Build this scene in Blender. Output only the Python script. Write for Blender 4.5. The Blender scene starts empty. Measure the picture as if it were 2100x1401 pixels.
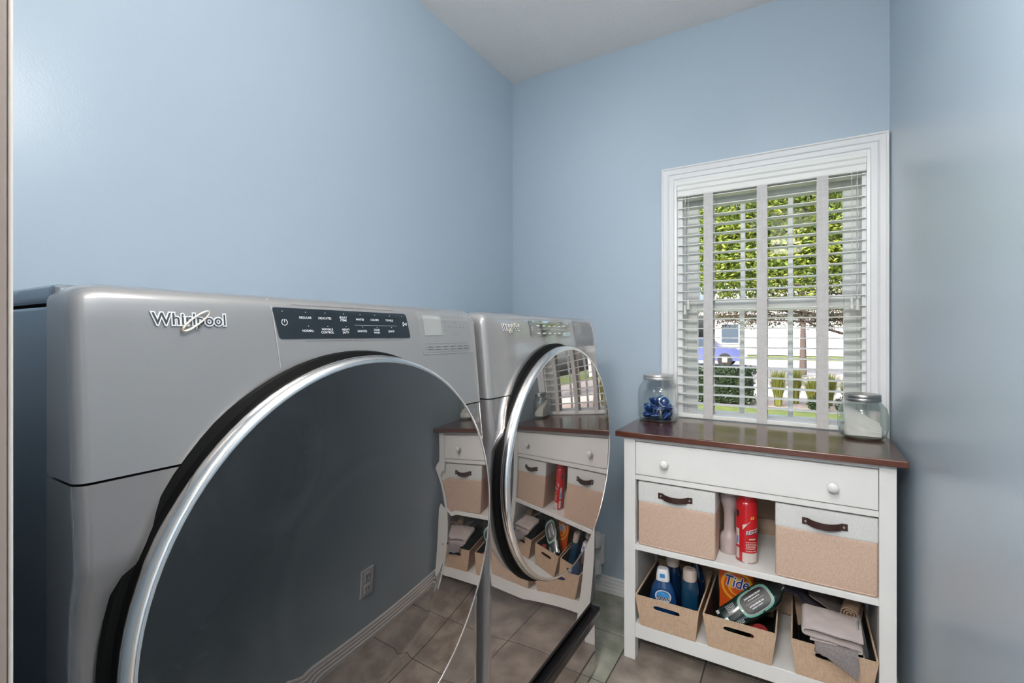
import bpy, bmesh, math, random
from mathutils import Vector, Matrix, noise
random.seed(7)
PI = math.pi
sc = bpy.context.scene
C = bpy.data.collections.new('scene_objects'); sc.collection.children.link(C)

# ------------------------------------------------------------------ camera
F_PX, CX, CY, YAW, CAM_H = 975.46, 1048.9, 686.4, .5404, 1.1646
cam_d = bpy.data.cameras.new('camera'); cam = bpy.data.objects.new('camera', cam_d); C.objects.link(cam)
cam_d.sensor_width = 36; cam_d.lens = F_PX / 2100 * 36
cam_d.shift_x = (1050 - CX) / 2100; cam_d.shift_y = (CY - 700.5) / 2100
cam_d.clip_start = .02; cam_d.clip_end = 500
cam.location = (0, 0, CAM_H); cam.rotation_euler = (PI / 2, 0, YAW)
sc.camera = cam

# ------------------------------------------------------------------ world, sun, exposure
vs = sc.view_settings
vs.view_transform = 'Standard'; vs.look = 'None'; vs.gamma = 1; vs.use_curve_mapping = False
vs.exposure = 0.90
w = bpy.data.worlds.new('sky'); sc.world = w; w.use_nodes = True
nt = w.node_tree; sky = nt.nodes.new('ShaderNodeTexSky'); sky.sky_type = 'NISHITA'
sky.sun_disc = False; sky.sun_elevation = math.radians(48); sky.sun_rotation = math.radians(200)
sky.air_density = .7; sky.dust_density = 7.0
nt.links.new(sky.outputs[0], nt.nodes['Background'].inputs[0]); nt.nodes['Background'].inputs[1].default_value = .44
sun_d = bpy.data.lights.new('sun', 'SUN'); sun_d.energy = 3.2; sun_d.angle = math.radians(.6); sun_d.color = (1, .95, .86)
sun = bpy.data.objects.new('sun', sun_d); C.objects.link(sun)
sun.rotation_euler = Vector((-.45, -.75, .95)).to_track_quat('Z', 'Y').to_euler()
LAMP_ROOM, FILL_HALL = 13.0, 50.0

# ------------------------------------------------------------------ materials
MATS = {}
def mat(name, col, rough=.5, metal=0, spec=.5, bump=None, var=None, coat=0, coat_rough=.05, emit=0, sheen=0, sss=0):
    """bump=(scale, strength, distance) noise relief; var=(scale, other colour, detail) noise colour variation"""
    if name in MATS: return MATS[name]
    m = bpy.data.materials.new(name); m.use_nodes = True; MATS[name] = m
    t = m.node_tree; b = t.nodes['Principled BSDF']
    b.inputs['Base Color'].default_value = (*col, 1); b.inputs['Roughness'].default_value = rough
    b.inputs['Metallic'].default_value = metal; b.inputs['Specular IOR Level'].default_value = spec
    b.inputs['Coat Weight'].default_value = coat; b.inputs['Coat Roughness'].default_value = coat_rough
    b.inputs['Sheen Weight'].default_value = sheen
    if emit:
        b.inputs['Emission Color'].default_value = (*col, 1); b.inputs['Emission Strength'].default_value = emit
    tc = t.nodes.new('ShaderNodeTexCoord')
    if var:
        n = t.nodes.new('ShaderNodeTexNoise'); n.inputs['Scale'].default_value = var[0]; n.inputs['Detail'].default_value = var[2] if len(var) > 2 else 4
        t.links.new(tc.outputs['Object'], n.inputs['Vector'])
        r = t.nodes.new('ShaderNodeValToRGB'); r.color_ramp.elements[0].position = .35; r.color_ramp.elements[1].position = .65
        r.color_ramp.elements[0].color = (*col, 1); r.color_ramp.elements[1].color = (*var[1], 1)
        t.links.new(n.outputs['Fac'], r.inputs['Fac']); t.links.new(r.outputs['Color'], b.inputs['Base Color'])
    if bump:
        n = t.nodes.new('ShaderNodeTexNoise'); n.inputs['Scale'].default_value = bump[0]; n.inputs['Detail'].default_value = 3
        t.links.new(tc.outputs['Object'], n.inputs['Vector'])
        bp = t.nodes.new('ShaderNodeBump'); bp.inputs['Strength'].default_value = bump[1]; bp.inputs['Distance'].default_value = bump[2]
        t.links.new(n.outputs['Fac'], bp.inputs['Height']); t.links.new(bp.outputs['Normal'], b.inputs['Normal'])
    return m

def angular(name, base, gloss, f0, f1, rough, base_rough=.5, a0=.15, a1=.62, metal=0, smudge=0):
    """glossy coating whose reflectance rises with the angle of incidence"""
    m = bpy.data.materials.new(name); m.use_nodes = True; MATS[name] = m
    t = m.node_tree; b = t.nodes['Principled BSDF']; out = t.nodes['Material Output']
    b.inputs['Base Color'].default_value = (*base, 1); b.inputs['Roughness'].default_value = base_rough
    b.inputs['Metallic'].default_value = metal; b.inputs['Specular IOR Level'].default_value = .2
    g = t.nodes.new('ShaderNodeBsdfGlossy'); g.inputs['Color'].default_value = (*gloss, 1); g.inputs['Roughness'].default_value = rough
    lw = t.nodes.new('ShaderNodeLayerWeight'); lw.inputs['Blend'].default_value = .5
    mr = t.nodes.new('ShaderNodeMapRange'); mr.interpolation_type = 'SMOOTHSTEP'
    mr.inputs['From Min'].default_value = a0; mr.inputs['From Max'].default_value = a1
    mr.inputs['To Min'].default_value = f0; mr.inputs['To Max'].default_value = f1
    mx = t.nodes.new('ShaderNodeMixShader')
    t.links.new(lw.outputs['Facing'], mr.inputs['Value']); t.links.new(mr.outputs['Result'], mx.inputs['Fac'])
    t.links.new(b.outputs[0], mx.inputs[1]); t.links.new(g.outputs[0], mx.inputs[2]); t.links.new(mx.outputs[0], out.inputs[0])
    if smudge:
        tc = t.nodes.new('ShaderNodeTexCoord'); n = t.nodes.new('ShaderNodeTexNoise'); n.inputs['Scale'].default_value = 7
        n.inputs['Detail'].default_value = 7; n.inputs['Distortion'].default_value = 1.4
        r = t.nodes.new('ShaderNodeValToRGB'); r.color_ramp.elements[0].position = .5; r.color_ramp.elements[1].position = .78
        r.color_ramp.elements[0].color = (*base, 1); r.color_ramp.elements[1].color = (base[0] + smudge, base[1] + smudge, base[2] + smudge, 1)
        t.links.new(tc.outputs['Object'], n.inputs['Vector']); t.links.new(n.outputs['Fac'], r.inputs['Fac']); t.links.new(r.outputs['Color'], b.inputs['Base Color'])
    return m

def thin_glass(name, tint, f0=.06, f1=.5, rough=.01):
    m = bpy.data.materials.new(name); m.use_nodes = True; MATS[name] = m
    t = m.node_tree; t.nodes.remove(t.nodes['Principled BSDF']); out = t.nodes['Material Output']
    tr = t.nodes.new('ShaderNodeBsdfTransparent'); tr.inputs[0].default_value = (*tint, 1)
    g = t.nodes.new('ShaderNodeBsdfGlossy'); g.inputs['Roughness'].default_value = rough
    lw = t.nodes.new('ShaderNodeLayerWeight'); lw.inputs['Blend'].default_value = .5
    mr = t.nodes.new('ShaderNodeMapRange'); mr.inputs['From Min'].default_value = .3; mr.inputs['From Max'].default_value = 1
    mr.inputs['To Min'].default_value = f0; mr.inputs['To Max'].default_value = f1
    mx = t.nodes.new('ShaderNodeMixShader')
    t.links.new(lw.outputs['Facing'], mr.inputs['Value']); t.links.new(mr.outputs['Result'], mx.inputs['Fac'])
    t.links.new(tr.outputs[0], mx.inputs[1]); t.links.new(g.outputs[0], mx.inputs[2]); t.links.new(mx.outputs[0], out.inputs[0])
    return m

def wood(name, c1, c2, rough, axis_scale, coat=.3):
    m = bpy.data.materials.new(name); m.use_nodes = True; MATS[name] = m
    t = m.node_tree; b = t.nodes['Principled BSDF']; b.inputs['Roughness'].default_value = rough; b.inputs['Coat Weight'].default_value = coat; b.inputs['Coat Roughness'].default_value = .11
    tc = t.nodes.new('ShaderNodeTexCoord'); mp = t.nodes.new('ShaderNodeMapping'); mp.inputs['Scale'].default_value = axis_scale
    n = t.nodes.new('ShaderNodeTexNoise'); n.inputs['Scale'].default_value = 1; n.inputs['Detail'].default_value = 8; n.inputs['Distortion'].default_value = .6
    r = t.nodes.new('ShaderNodeValToRGB'); r.color_ramp.elements[0].position = .36; r.color_ramp.elements[1].position = .66
    r.color_ramp.elements[0].color = (*c1, 1); r.color_ramp.elements[1].color = (*c2, 1)
    bp = t.nodes.new('ShaderNodeBump'); bp.inputs['Strength'].default_value = .12; bp.inputs['Distance'].default_value = .002
    L = t.links.new
    L(tc.outputs['Object'], mp.inputs[0]); L(mp.outputs[0], n.inputs['Vector']); L(n.outputs['Fac'], r.inputs[0]); L(r.outputs[0], b.inputs['Base Color'])
    L(n.outputs['Fac'], bp.inputs['Height']); L(bp.outputs[0], b.inputs['Normal'])
    return m

def weave(name, col, col2, scale=420, rough=.9):
    m = bpy.data.materials.new(name); m.use_nodes = True; MATS[name] = m
    t = m.node_tree; b = t.nodes['Principled BSDF']; b.inputs['Roughness'].default_value = rough; b.inputs['Specular IOR Level'].default_value = .15
    tc = t.nodes.new('ShaderNodeTexCoord'); L = t.links.new; ns = []
    for s in ((scale * .25, 40, scale), (scale, 40, scale * .2)):
        mp = t.nodes.new('ShaderNodeMapping'); mp.inputs['Scale'].default_value = s
        n = t.nodes.new('ShaderNodeTexNoise'); n.inputs['Scale'].default_value = 1; n.inputs['Detail'].default_value = 2
        L(tc.outputs['Object'], mp.inputs[0]); L(mp.outputs[0], n.inputs['Vector']); ns.append(n)
    ad = t.nodes.new('ShaderNodeMath'); ad.operation = 'ADD'; L(ns[0].outputs['Fac'], ad.inputs[0]); L(ns[1].outputs['Fac'], ad.inputs[1])
    r = t.nodes.new('ShaderNodeValToRGB'); r.color_ramp.elements[0].position = .4; r.color_ramp.elements[1].position = .6
    hf = t.nodes.new('ShaderNodeMath'); hf.operation = 'MULTIPLY'; hf.inputs[1].default_value = .5
    L(ad.outputs[0], hf.inputs[0]); L(hf.outputs[0], r.inputs[0])
    r.color_ramp.elements[0].color = (*col, 1); r.color_ramp.elements[1].color = (*col2, 1); L(r.outputs[0], b.inputs['Base Color'])
    bp = t.nodes.new('ShaderNodeBump'); bp.inputs['Strength'].default_value = .25; bp.inputs['Distance'].default_value = .001
    L(hf.outputs[0], bp.inputs['Height']); L(bp.outputs[0], b.inputs['Normal'])
    return m

def leafmat(name, cols):
    m = bpy.data.materials.new(name); m.use_nodes = True; MATS[name] = m
    t = m.node_tree; b = t.nodes['Principled BSDF']; b.inputs['Roughness'].default_value = .5
    ge = t.nodes.new('ShaderNodeNewGeometry'); r = t.nodes.new('ShaderNodeValToRGB'); r.color_ramp.interpolation = 'LINEAR'
    r.color_ramp.elements[0].color = (*cols[0], 1); r.color_ramp.elements[1].color = (*cols[-1], 1)
    for i, c in enumerate(cols[1:-1]):
        e = r.color_ramp.elements.new((i + 1) / (len(cols) - 1)); e.color = (*c, 1)
    t.links.new(ge.outputs['Random Per Island'], r.inputs[0]); t.links.new(r.outputs[0], b.inputs['Base Color'])
    tl = t.nodes.new('ShaderNodeBsdfTranslucent'); t.links.new(r.outputs[0], tl.inputs[0])
    mx = t.nodes.new('ShaderNodeMixShader'); mx.inputs[0].default_value = .35
    t.links.new(b.outputs[0], mx.inputs[1]); t.links.new(tl.outputs[0], mx.inputs[2]); t.links.new(mx.outputs[0], t.nodes['Material Output'].inputs[0])
    return m

WALL = mat('blue_wall_paint', (.475, .565, .65), .30, spec=.5, bump=(260, .16, .0012))
CEIL = mat('ceiling_paint', (.93, .895, .86), .9, bump=(120, .55, .004))
WHITE = mat('white_trim_paint', (.80, .80, .79), .38)
CASING = mat('white_casing_paint', (.82, .82, .82), .35)
SHELFW = mat('white_furniture_paint', (.76, .76, .75), .42, var=(9, (.79, .79, .78)))
JAMB = wood('taupe_jamb', (.185, .15, .13), (.22, .18, .155), .5, (30, 30, 1.5), 0)
TILE = mat('floor_tile', (.20, .165, .14), .33, var=(11, (.37, .32, .275), 10), bump=(45, .25, .002))
TILEG = mat('floor_tile_green', (.23, .235, .18), .33, var=(11, (.42, .41, .34), 10), bump=(45, .25, .002))
GROUT = mat('grout', (.06, .055, .05), .9)
PAINT = angular('metallic_grey_paint', (.27, .265, .268), (.86, .82, .80), .05, .5, .09, .38, .25, .68, metal=.25)
PAINT_LOW = angular('metallic_grey_gloss', (.22, .21, .21), (.80, .74, .71), .06, .72, .025, .35, .2, .66, metal=.25)
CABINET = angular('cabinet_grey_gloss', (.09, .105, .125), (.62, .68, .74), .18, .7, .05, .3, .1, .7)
DGLASS = angular('smoked_door_glass', (.013, .017, .019), (.80, .74, .71), .036, .66, .012, .25, .16, .6, smudge=.011)
CHROME = mat('chrome', (.92, .90, .88), .17, 1)
BLACK = mat('black_gloss_plastic', (.008, .008, .009), .22)
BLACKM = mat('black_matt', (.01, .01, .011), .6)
NAVY = angular('control_glass', (.012, .018, .025), (.9, .9, .85), .04, .62, .05, .2, .25, .66)
PRINT_W = mat('white_print', (.78, .80, .82), .5)
PRINT_G = mat('grey_print', (.09, .09, .095), .5)
PRINT_L = mat('pale_print', (.42, .42, .42), .5)
LOGO_W = mat('logo_silver', (.85, .85, .86), .3, .2)
LOGO_D = mat('logo_dark', (.05, .05, .055), .4)
LOGO_G = mat('logo_gold', (.68, .60, .46), .3, .5)
TOPWOOD = wood('dark_walnut', (.060, .016, .009), (.15, .052, .030), .26, (2.2, 34, 30), .5)
PLANK = wood('raw_tan_board', (.42, .30, .21), (.50, .37, .27), .7, (3, 30, 30), 0)
LINEN = weave('beige_linen', (.53, .385, .30), (.64, .475, .38))
LINENW = weave('grey_white_linen', (.63, .64, .63), (.71, .715, .705))
KRAFT = weave('tan_kraft_board', (.56, .395, .275), (.66, .48, .345), 200)
LEATHER = mat('brown_leather', (.045, .018, .014), .45, bump=(300, .2, .001))
STEEL = mat('steel', (.75, .73, .70), .25, 1)
LID = mat('brushed_lid', (.42, .42, .41), .32, .9)
LIDL = mat('light_lid', (.66, .65, .64), .35, .6)
JARG = thin_glass('clear_jar_glass', (.97, .985, .98), .05, .55)
JARG2 = thin_glass('green_jar_glass', (.92, .97, .945), .05, .6)
PANE = thin_glass('window_pane_glass', (.97, .98, .98), .003, .35)
BLINDW = mat('blind_white', (.86, .86, .82), .45)
TAPE = weave('blind_tape_cloth', (.60, .58, .565), (.66, .64, .625), 90)
LAMPG = mat('lamp_glass_lit', (1, .975, .935), .4, emit=LAMP_ROOM)
FILLH = mat('hall_fill_glass_lit', (1, .955, .90), .4, emit=FILL_HALL)  # glow of the added fill light in the hallway

# ------------------------------------------------------------------ mesh helpers
class MB:
    def __init__(s): s.bm = bmesh.new()
    def box(s, a, b, bev=0, seg=2):
        r = bmesh.ops.create_cube(s.bm, size=1); vs_ = r['verts']
        for v in vs_:
            v.co = Vector([(a[i] + b[i]) / 2 + v.co[i] * (b[i] - a[i]) for i in range(3)])
        if bev:
            es = list({e for v in vs_ for e in v.link_edges})
            bmesh.ops.bevel(s.bm, geom=es, offset=bev, segments=seg, affect='EDGES', profile=.5)
        return s
    def prism(s, pts, axis, a, b):
        """polygon pts (2D, CCW seen from +axis) extruded along axis from a to b"""
        def P(p, h):
            return {'x': (h, p[0], p[1]), 'y': (p[0], h, p[1]), 'z': (p[0], p[1], h)}[axis]
        lo = [s.bm.verts.new(P(p, a)) for p in pts]; hi = [s.bm.verts.new(P(p, b)) for p in pts]; n = len(pts)
        s.bm.faces.new(lo[::-1]); s.bm.faces.new(hi)
        for i in range(n): s.bm.faces.new((lo[i], lo[(i + 1) % n], hi[(i + 1) % n], hi[i]))
        return s
    def lathe(s, prof, c=(0, 0, 0), axis='z', seg=40, sx=1, sy=1, sq=2.0):
        """prof: (r, h); axis z or x; superellipse exponent sq for squarish sections"""
        rings = []
        for r, h in prof:
            ring = []
            for i in range(seg):
                a = 2 * PI * i / seg; ca, sa = math.cos(a), math.sin(a)
                if sq != 2.0:
                    ca = math.copysign(abs(ca) ** (2 / sq), ca); sa = math.copysign(abs(sa) ** (2 / sq), sa)
                u, v = r * ca * sx, r * sa * sy
                p = (c[0] + u, c[1] + v, c[2] + h) if axis == 'z' else (c[0] + h, c[1] + u, c[2] + v)
                ring.append(s.bm.verts.new(p))
            rings.append(ring)
        for k in range(len(rings) - 1):
            for i in range(seg):
                j = (i + 1) % seg
                s.bm.faces.new((rings[k][i], rings[k][j], rings[k + 1][j], rings[k + 1][i]))
        if prof[0][0] > 1e-6: s.bm.faces.new(rings[0][::-1])
        if prof[-1][0] > 1e-6: s.bm.faces.new(rings[-1])
        bmesh.ops.remove_doubles(s.bm, verts=s.bm.verts, dist=1e-6)
        return s
    def tube(s, pts, r, seg=8, closed=False):
        pts = [Vector(p) for p in pts]; n = len(pts); rings = []
        for i, p in enumerate(pts):
            d = (pts[(i + 1) % n] - pts[i - 1]) if closed else (pts[min(i + 1, n - 1)] - pts[max(i - 1, 0)])
            d.normalize(); up = Vector((0, 0, 1)) if abs(d.z) < .9 else Vector((1, 0, 0))
            a = d.cross(up).normalized(); b = a.cross(d).normalized()
            rr = r(i / (n - 1)) if callable(r) else r
            rings.append([s.bm.verts.new(p + a * rr * math.cos(2 * PI * k / seg) + b * rr * math.sin(2 * PI * k / seg)) for k in range(seg)])
        m = n if closed else n - 1
        for i in range(m):
            A, B = rings[i], rings[(i + 1) % n]
            for k in range(seg): s.bm.faces.new((A[k], A[(k + 1) % seg], B[(k + 1) % seg], B[k]))
        if not closed: s.bm.faces.new(rings[0][::-1]); s.bm.faces.new(rings[-1])
        return s
    def grid(s, fn, nu, nv, closed_u=False):
        V = [[s.bm.verts.new(fn(i / (nu if closed_u else nu - 1), j / (nv - 1))) for j in range(nv)] for i in range(nu)]
        for i in range(nu if closed_u else nu - 1):
            for j in range(nv - 1):
                k = (i + 1) % nu
                s.bm.faces.new((V[i][j], V[k][j], V[k][j + 1], V[i][j + 1]))
        return s
    def sheet(s, fn, nu, nv, th):
        """cloth: a grid given thickness th"""
        P = [[Vector(fn(i / (nu - 1), j / (nv - 1))) for j in range(nv)] for i in range(nu)]
        N = [[None] * nv for _ in range(nu)]
        for i in range(nu):
            for j in range(nv):
                du = P[min(i + 1, nu - 1)][j] - P[max(i - 1, 0)][j]; dv = P[i][min(j + 1, nv - 1)] - P[i][max(j - 1, 0)]
                n = du.cross(dv); N[i][j] = n.normalized() if n.length > 1e-9 else Vector((0, 0, 1))
        A = [[s.bm.verts.new(P[i][j] + N[i][j] * th / 2) for j in range(nv)] for i in range(nu)]
        B = [[s.bm.verts.new(P[i][j] - N[i][j] * th / 2) for j in range(nv)] for i in range(nu)]
        for i in range(nu - 1):
            for j in range(nv - 1):
                s.bm.faces.new((A[i][j], A[i + 1][j], A[i + 1][j + 1], A[i][j + 1]))
                s.bm.faces.new((B[i][j], B[i][j + 1], B[i + 1][j + 1], B[i + 1][j]))
        for i in range(nu - 1):
            s.bm.faces.new((A[i][0], B[i][0], B[i + 1][0], A[i + 1][0])); s.bm.faces.new((A[i][-1], A[i + 1][-1], B[i + 1][-1], B[i][-1]))
        for j in range(nv - 1):
            s.bm.faces.new((A[0][j], A[0][j + 1], B[0][j + 1], B[0][j])); s.bm.faces.new((A[-1][j], B[-1][j], B[-1][j + 1], A[-1][j + 1]))
        return s
    def poly(s, pts): s.bm.faces.new([s.bm.verts.new(p) for p in pts]); return s
    def mesh(s, me, fn):
        V = [s.bm.verts.new(fn(v.co)) for v in me.vertices]
        for p in me.polygons:
            try: s.bm.faces.new([V[i] for i in p.vertices])
            except ValueError: pass
        return s
    def build(s, name, m, parent=None, smooth=False, normals=True, angle=40):
        if normals: bmesh.ops.recalc_face_normals(s.bm, faces=s.bm.faces)
        me = bpy.data.meshes.new(name); s.bm.to_mesh(me); s.bm.free()
        me.materials.append(m)
        if smooth:
            me.polygons.foreach_set('use_smooth', [True] * len(me.polygons))
            me.set_sharp_from_angle(angle=math.radians(angle))
        o = bpy.data.objects.new(name, me); C.objects.link(o)
        if parent: o.parent = parent
        return o

def tag(o, label, cat, group=None):
    o['label'] = label; o['category'] = cat
    if group: o['group'] = group
    return o
def thing(name, label, cat, loc=(0, 0, 0), rot=(0, 0, 0), group=None):
    o = bpy.data.objects.new(name, None); C.objects.link(o); o.location = loc; o.rotation_euler = rot
    o.empty_display_size = .05
    return tag(o, label, cat, group)
def struct(o): o['kind'] = 'structure'; return o
def lab(o, label): o['label'] = label; return o

def text_mesh(s, size=1, offset=0, shear=0, align='LEFT', extrude=0, spacing=1):
    c = bpy.data.curves.new('lettering', 'FONT'); c.body = s; c.size = size; c.offset = offset; c.shear = shear
    c.align_x = align; c.align_y = 'CENTER'; c.extrude = extrude; c.resolution_u = 3; c.space_character = spacing
    o = bpy.data.objects.new('lettering', c); C.objects.link(o)
    me = bpy.data.meshes.new_from_object(o)
    bpy.data.objects.remove(o); bpy.data.curves.remove(c)
    return me
def width(me):
    xs = [v.co.x for v in me.vertices]; return min(xs), max(xs)

# ------------------------------------------------------------------ room shell
XL, XR, YB, YF, H = -1.2374, .2747, 2.0754, .0955, 2.44
WT = .14                                   # wall thickness
WX0, WX1, WZ0, WZ1 = -.431, .2095, .785, 1.802   # window opening
def solid(name, a, b, m, bev=0): return struct(MB().box(a, b, bev).build(name, m))
solid('wall_left', (XL - WT, -1.7, 0), (XL, YB + WT, H), WALL)
solid('wall_right', (XR, YF - .12, 0), (XR + WT, YB + WT, H), WALL)
wb = MB()
wb.box((XL, YB, 0), (WX0, YB + WT, H)).box((WX1, YB, 0), (XR, YB + WT, H)).box((WX0, YB, 0), (WX1, YB + WT, WZ0)).box((WX0, YB, WZ1), (WX1, YB + WT, H))
struct(wb.build('wall_back', WALL))
DX0, DX1, DH = -.43, .21, 2.04            # doorway the camera stands in
wf = MB().box((XL, YF - .12, 0), (DX0 - .02, YF, H)).box((DX0 - .02, YF - .12, DH + .02), (DX1 + .02, YF, H)).box((DX1 + .02, YF - .12, 0), (XR, YF, H))
struct(wf.build('wall_front', WALL))
solid('ceiling', (XL - WT, -1.7, H), (1.4, YB + WT, H + .1), CEIL)
# hallway behind the camera
solid('wall_hallway_back', (XL - WT, -1.8, 0), (1.5, -1.7, H), WALL)
solid('wall_hallway_right', (1.4, -1.7, 0), (1.5, YF - .02, H), WALL)
solid('wall_hallway_front', (XR, YF - .12, 0), (1.4, YF - .0, H), WALL)
# doorway lining
jb = MB().box((DX0 - .02, YF - .125, 0), (DX0, YF - .0015, DH)).box((DX1, YF - .125, 0), (DX1 + .02, YF - .0015, DH)).box((DX0, YF - .125, DH), (DX1, YF - .0015, DH + .02))
j = struct(jb.build('door_1', JAMB))
JE = mat('pale_jamb_edge', (.72, .66, .60), .5)
MB().box((DX0 - .075, YF, 0), (DX0 - .004, YF + .0026, DH + .06), .001).build('casing_edge', JE, j)
MB().box((DX1 + .004, YF, 0), (DX1 + .06, YF + .0026, DH + .06), .001).build('casing_edge', JE, j)
# floor: grout bed and separate tiles
fl = solid('floor', (XL - WT, -1.7, -.1), (1.4, YB, -.002), GROUT)
TP, G = .272, .0022
tme = None
for i in range(-4, 4):
    for k in range(-2, 8):
        x0 = -.549 + TP * i; x1 = x0 + TP; y1 = 1.796 + TP * 2 - TP * k; y0 = y1 - TP
        a0, a1, b0, b1 = max(x0 + G, XL), min(x1 - G, XR), max(y0 + G, YF - .2), min(y1 - G, YB)
        if a1 - a0 < .01 or b1 - b0 < .01: continue
        m = TILEG if (i in (-1,) and k >= 1) else TILE
        full = abs(a1 - a0 - TP + 2 * G) < 1e-5 and abs(b1 - b0 - TP + 2 * G) < 1e-5
        mb = MB().box((a0, b0, -.006), (a1, b1, random.uniform(-.0004, .0004)), .0012, 1)
        mb.build('tile', m, fl)
hf = MB().box((XL - WT, -1.7, -.006), (1.4, YF - .2, 0)).build('hallway_tiles', TILE, fl)

# baseboards: stepped profile swept along a wall
def baseboard(name, p0, p1, nrm):
    pr = [(0, 0), (.014, 0), (.014, .018), (.011, .021), (.011, .034), (.0085, .037), (.0085, .05), (.006, .053), (.006, .062), (.003, .068), (0, .07)]
    mb = MB(); A = [mb.bm.verts.new((p0[0] + nrm[0] * d, p0[1] + nrm[1] * d, z)) for d, z in pr]; B = [mb.bm.verts.new((p1[0] + nrm[0] * d, p1[1] + nrm[1] * d, z)) for d, z in pr]
    n = len(pr)
    for i in range(n): mb.bm.faces.new((A[i], A[(i + 1) % n], B[(i + 1) % n], B[i]))
    mb.bm.faces.new(A); mb.bm.faces.new(B[::-1])
    return struct(mb.build(name, WHITE))
baseboard('baseboard_back', (XL, YB), (XR, YB), (0, -1)); baseboard('baseboard_right', (XR, YF), (XR, YB), (-1, 0)); baseboard('baseboard_left', (XL, YF), (XL, YB), (1, 0))

# ------------------------------------------------------------------ window
win = struct(MB().box((WX0, YB + .005, WZ0), (WX0 + .02, YB + WT, WZ1)).box((WX1 - .012, YB + .005, WZ0), (WX1, YB + WT, WZ1)).box((WX0, YB + .005, WZ1 - .02), (WX1, YB + WT, WZ1)).box((WX0, YB + .005, WZ0), (WX1, YB + WT, WZ0 + .02)).build('window_1', WHITE))
cp = [(0, 0), (0, .012), (.009, .0135), (.012, .0175), (.029, .0175), (.032, .021), (.037, .019), (.052, .019), (.055, .0225), (.060, .0225), (.0605, 0)]
mb = MB(); rings = []
for sx, sz, bx, bz in ((-1, -1, WX0, WZ0), (-1, 1, WX0, WZ1), (1, 1, WX1, WZ1), (1, -1, WX1, WZ0)):
    rings.append([mb.bm.verts.new((bx + sx * d, YB - t, bz + sz * d * (1 if sz > 0 else .4))) for d, t in cp])
for k in range(4):
    A, B = rings[k], rings[(k + 1) % 4]
    for i in range(len(cp)): mb.bm.faces.new((A[i], A[(i + 1) % len(cp)], B[(i + 1) % len(cp)], B[i]))
mb.build('casing', CASING, win)
GX0, GX1 = -.363, .149
def sash(z0, z1, y0, y1, nm):
    f = MB().box((WX0 + .018, y0, z0), (GX0, y1, z1), .002).box((GX1, y0, z0), (WX1 - .01, y1, z1), .002)
    bot, top = nm
    f.box((GX0, y0, z0), (GX1, y1, z0 + bot), .002).box((GX0, y0, z1 - top), (GX1, y1, z1), .002)
    o = f.build('sash', BLINDW, win)
    ym = (y0 + y1) / 2
    for q in (1, 2):
        x = GX0 + (GX1 - GX0) * q / 3
        MB().box((x - .009, ym - .008, z0 + bot), (x + .009, ym + .008, z1 - top), .003).build('muntin', BLINDW, o)
    MB().box((GX0, ym - .002, z0 + bot), (GX1, ym + .002, z1 - top)).build('pane', PANE, o)
sash(.80, 1.312, 2.142, 2.172, (.045, .05))
sash(1.262, 1.785, 2.176, 2.206, (.05, .065))

# ------------------------------------------------------------------ blind
bl = thing('window_blind', 'white slatted blind with three wide cloth tapes hung in the window', 'blind', (-.11, 2.09, .80))
def L(o, p): return (p[0] - o.location[0], p[1] - o.location[1], p[2] - o.location[2])
def bb(mb, root, a, b, bev=0): return mb.box(L(root, a), L(root, b), bev)
SX0, SX1 = -.427, .2065
# valance with moulded face
pv = [(2.090, 1.738), (2.062, 1.738), (2.060, 1.742), (2.060, 1.760), (2.056, 1.766), (2.056, 1.780), (2.052, 1.786), (2.052, 1.798), (2.056, 1.8005), (2.090, 1.8005)]
MB().prism([(y - 2.09, z - .80) for y, z in pv], 'x', SX0 - .001 + .11, SX1 + .0015 + .11).build('valance', BLINDW, bl)
SLY0, SLY1 = 2.066, 2.114
def slat_fn(u, v): return (SX0 + .11 + u * (SX1 - SX0), SLY0 - 2.09 + v * (SLY1 - SLY0), .0022 * (1 - (2 * v - 1) ** 2))
smb = MB().sheet(slat_fn, 2, 5, .0028); s0 = smb.build('slat', BLINDW, bl)
for k in range(23):
    s = s0 if k == 0 else s0.copy()
    if k: C.objects.link(s)
    s.location = (0, 0, 1.6917 + .0386 - .0386 * k - .80 - .001)
MB().box(L(bl, (SX0, SLY0, .8205)), L(bl, (SX1, SLY1, .838)), .003).build('bottom_rail', BLINDW, bl)
for c in (-.308, -.115, .080):
    for y in (2.0635, 2.1155):
        MB().box(L(bl, (c - .0182, y - .0006, .822)), L(bl, (c + .0182, y + .0006, 1.74))).build('tape', TAPE, bl)
CORD = mat('blind_cord', (.70, .69, .66), .8)
TASS = mat('tassel_plastic', (.70, .70, .66), .35)
for x, zt in ((-.397, 1.275), (-.384, 1.295), (.166, 1.283), (.183, 1.278)):
    cd = MB().tube([L(bl, (x, 2.0605, z)) for z in (1.738, 1.5, zt)], .0009, 6).build('cord', CORD, bl)
    t = MB().lathe([(.002, .022), (.0045, .018), (.006, .012), (.0045, .004), (.0062, -.008), (.0075, -.016), (.0065, -.018), (0, -.018)], L(bl, (x, 2.0575, zt - .01)), seg=12).build('tassel', TASS, bl, True)
for x in (-.40, .186):
    MB().tube([L(bl, (x, 2.118, z)) for z in (1.74, .83)], .0012, 6).build('ladder_cord', CORD, bl)

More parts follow.
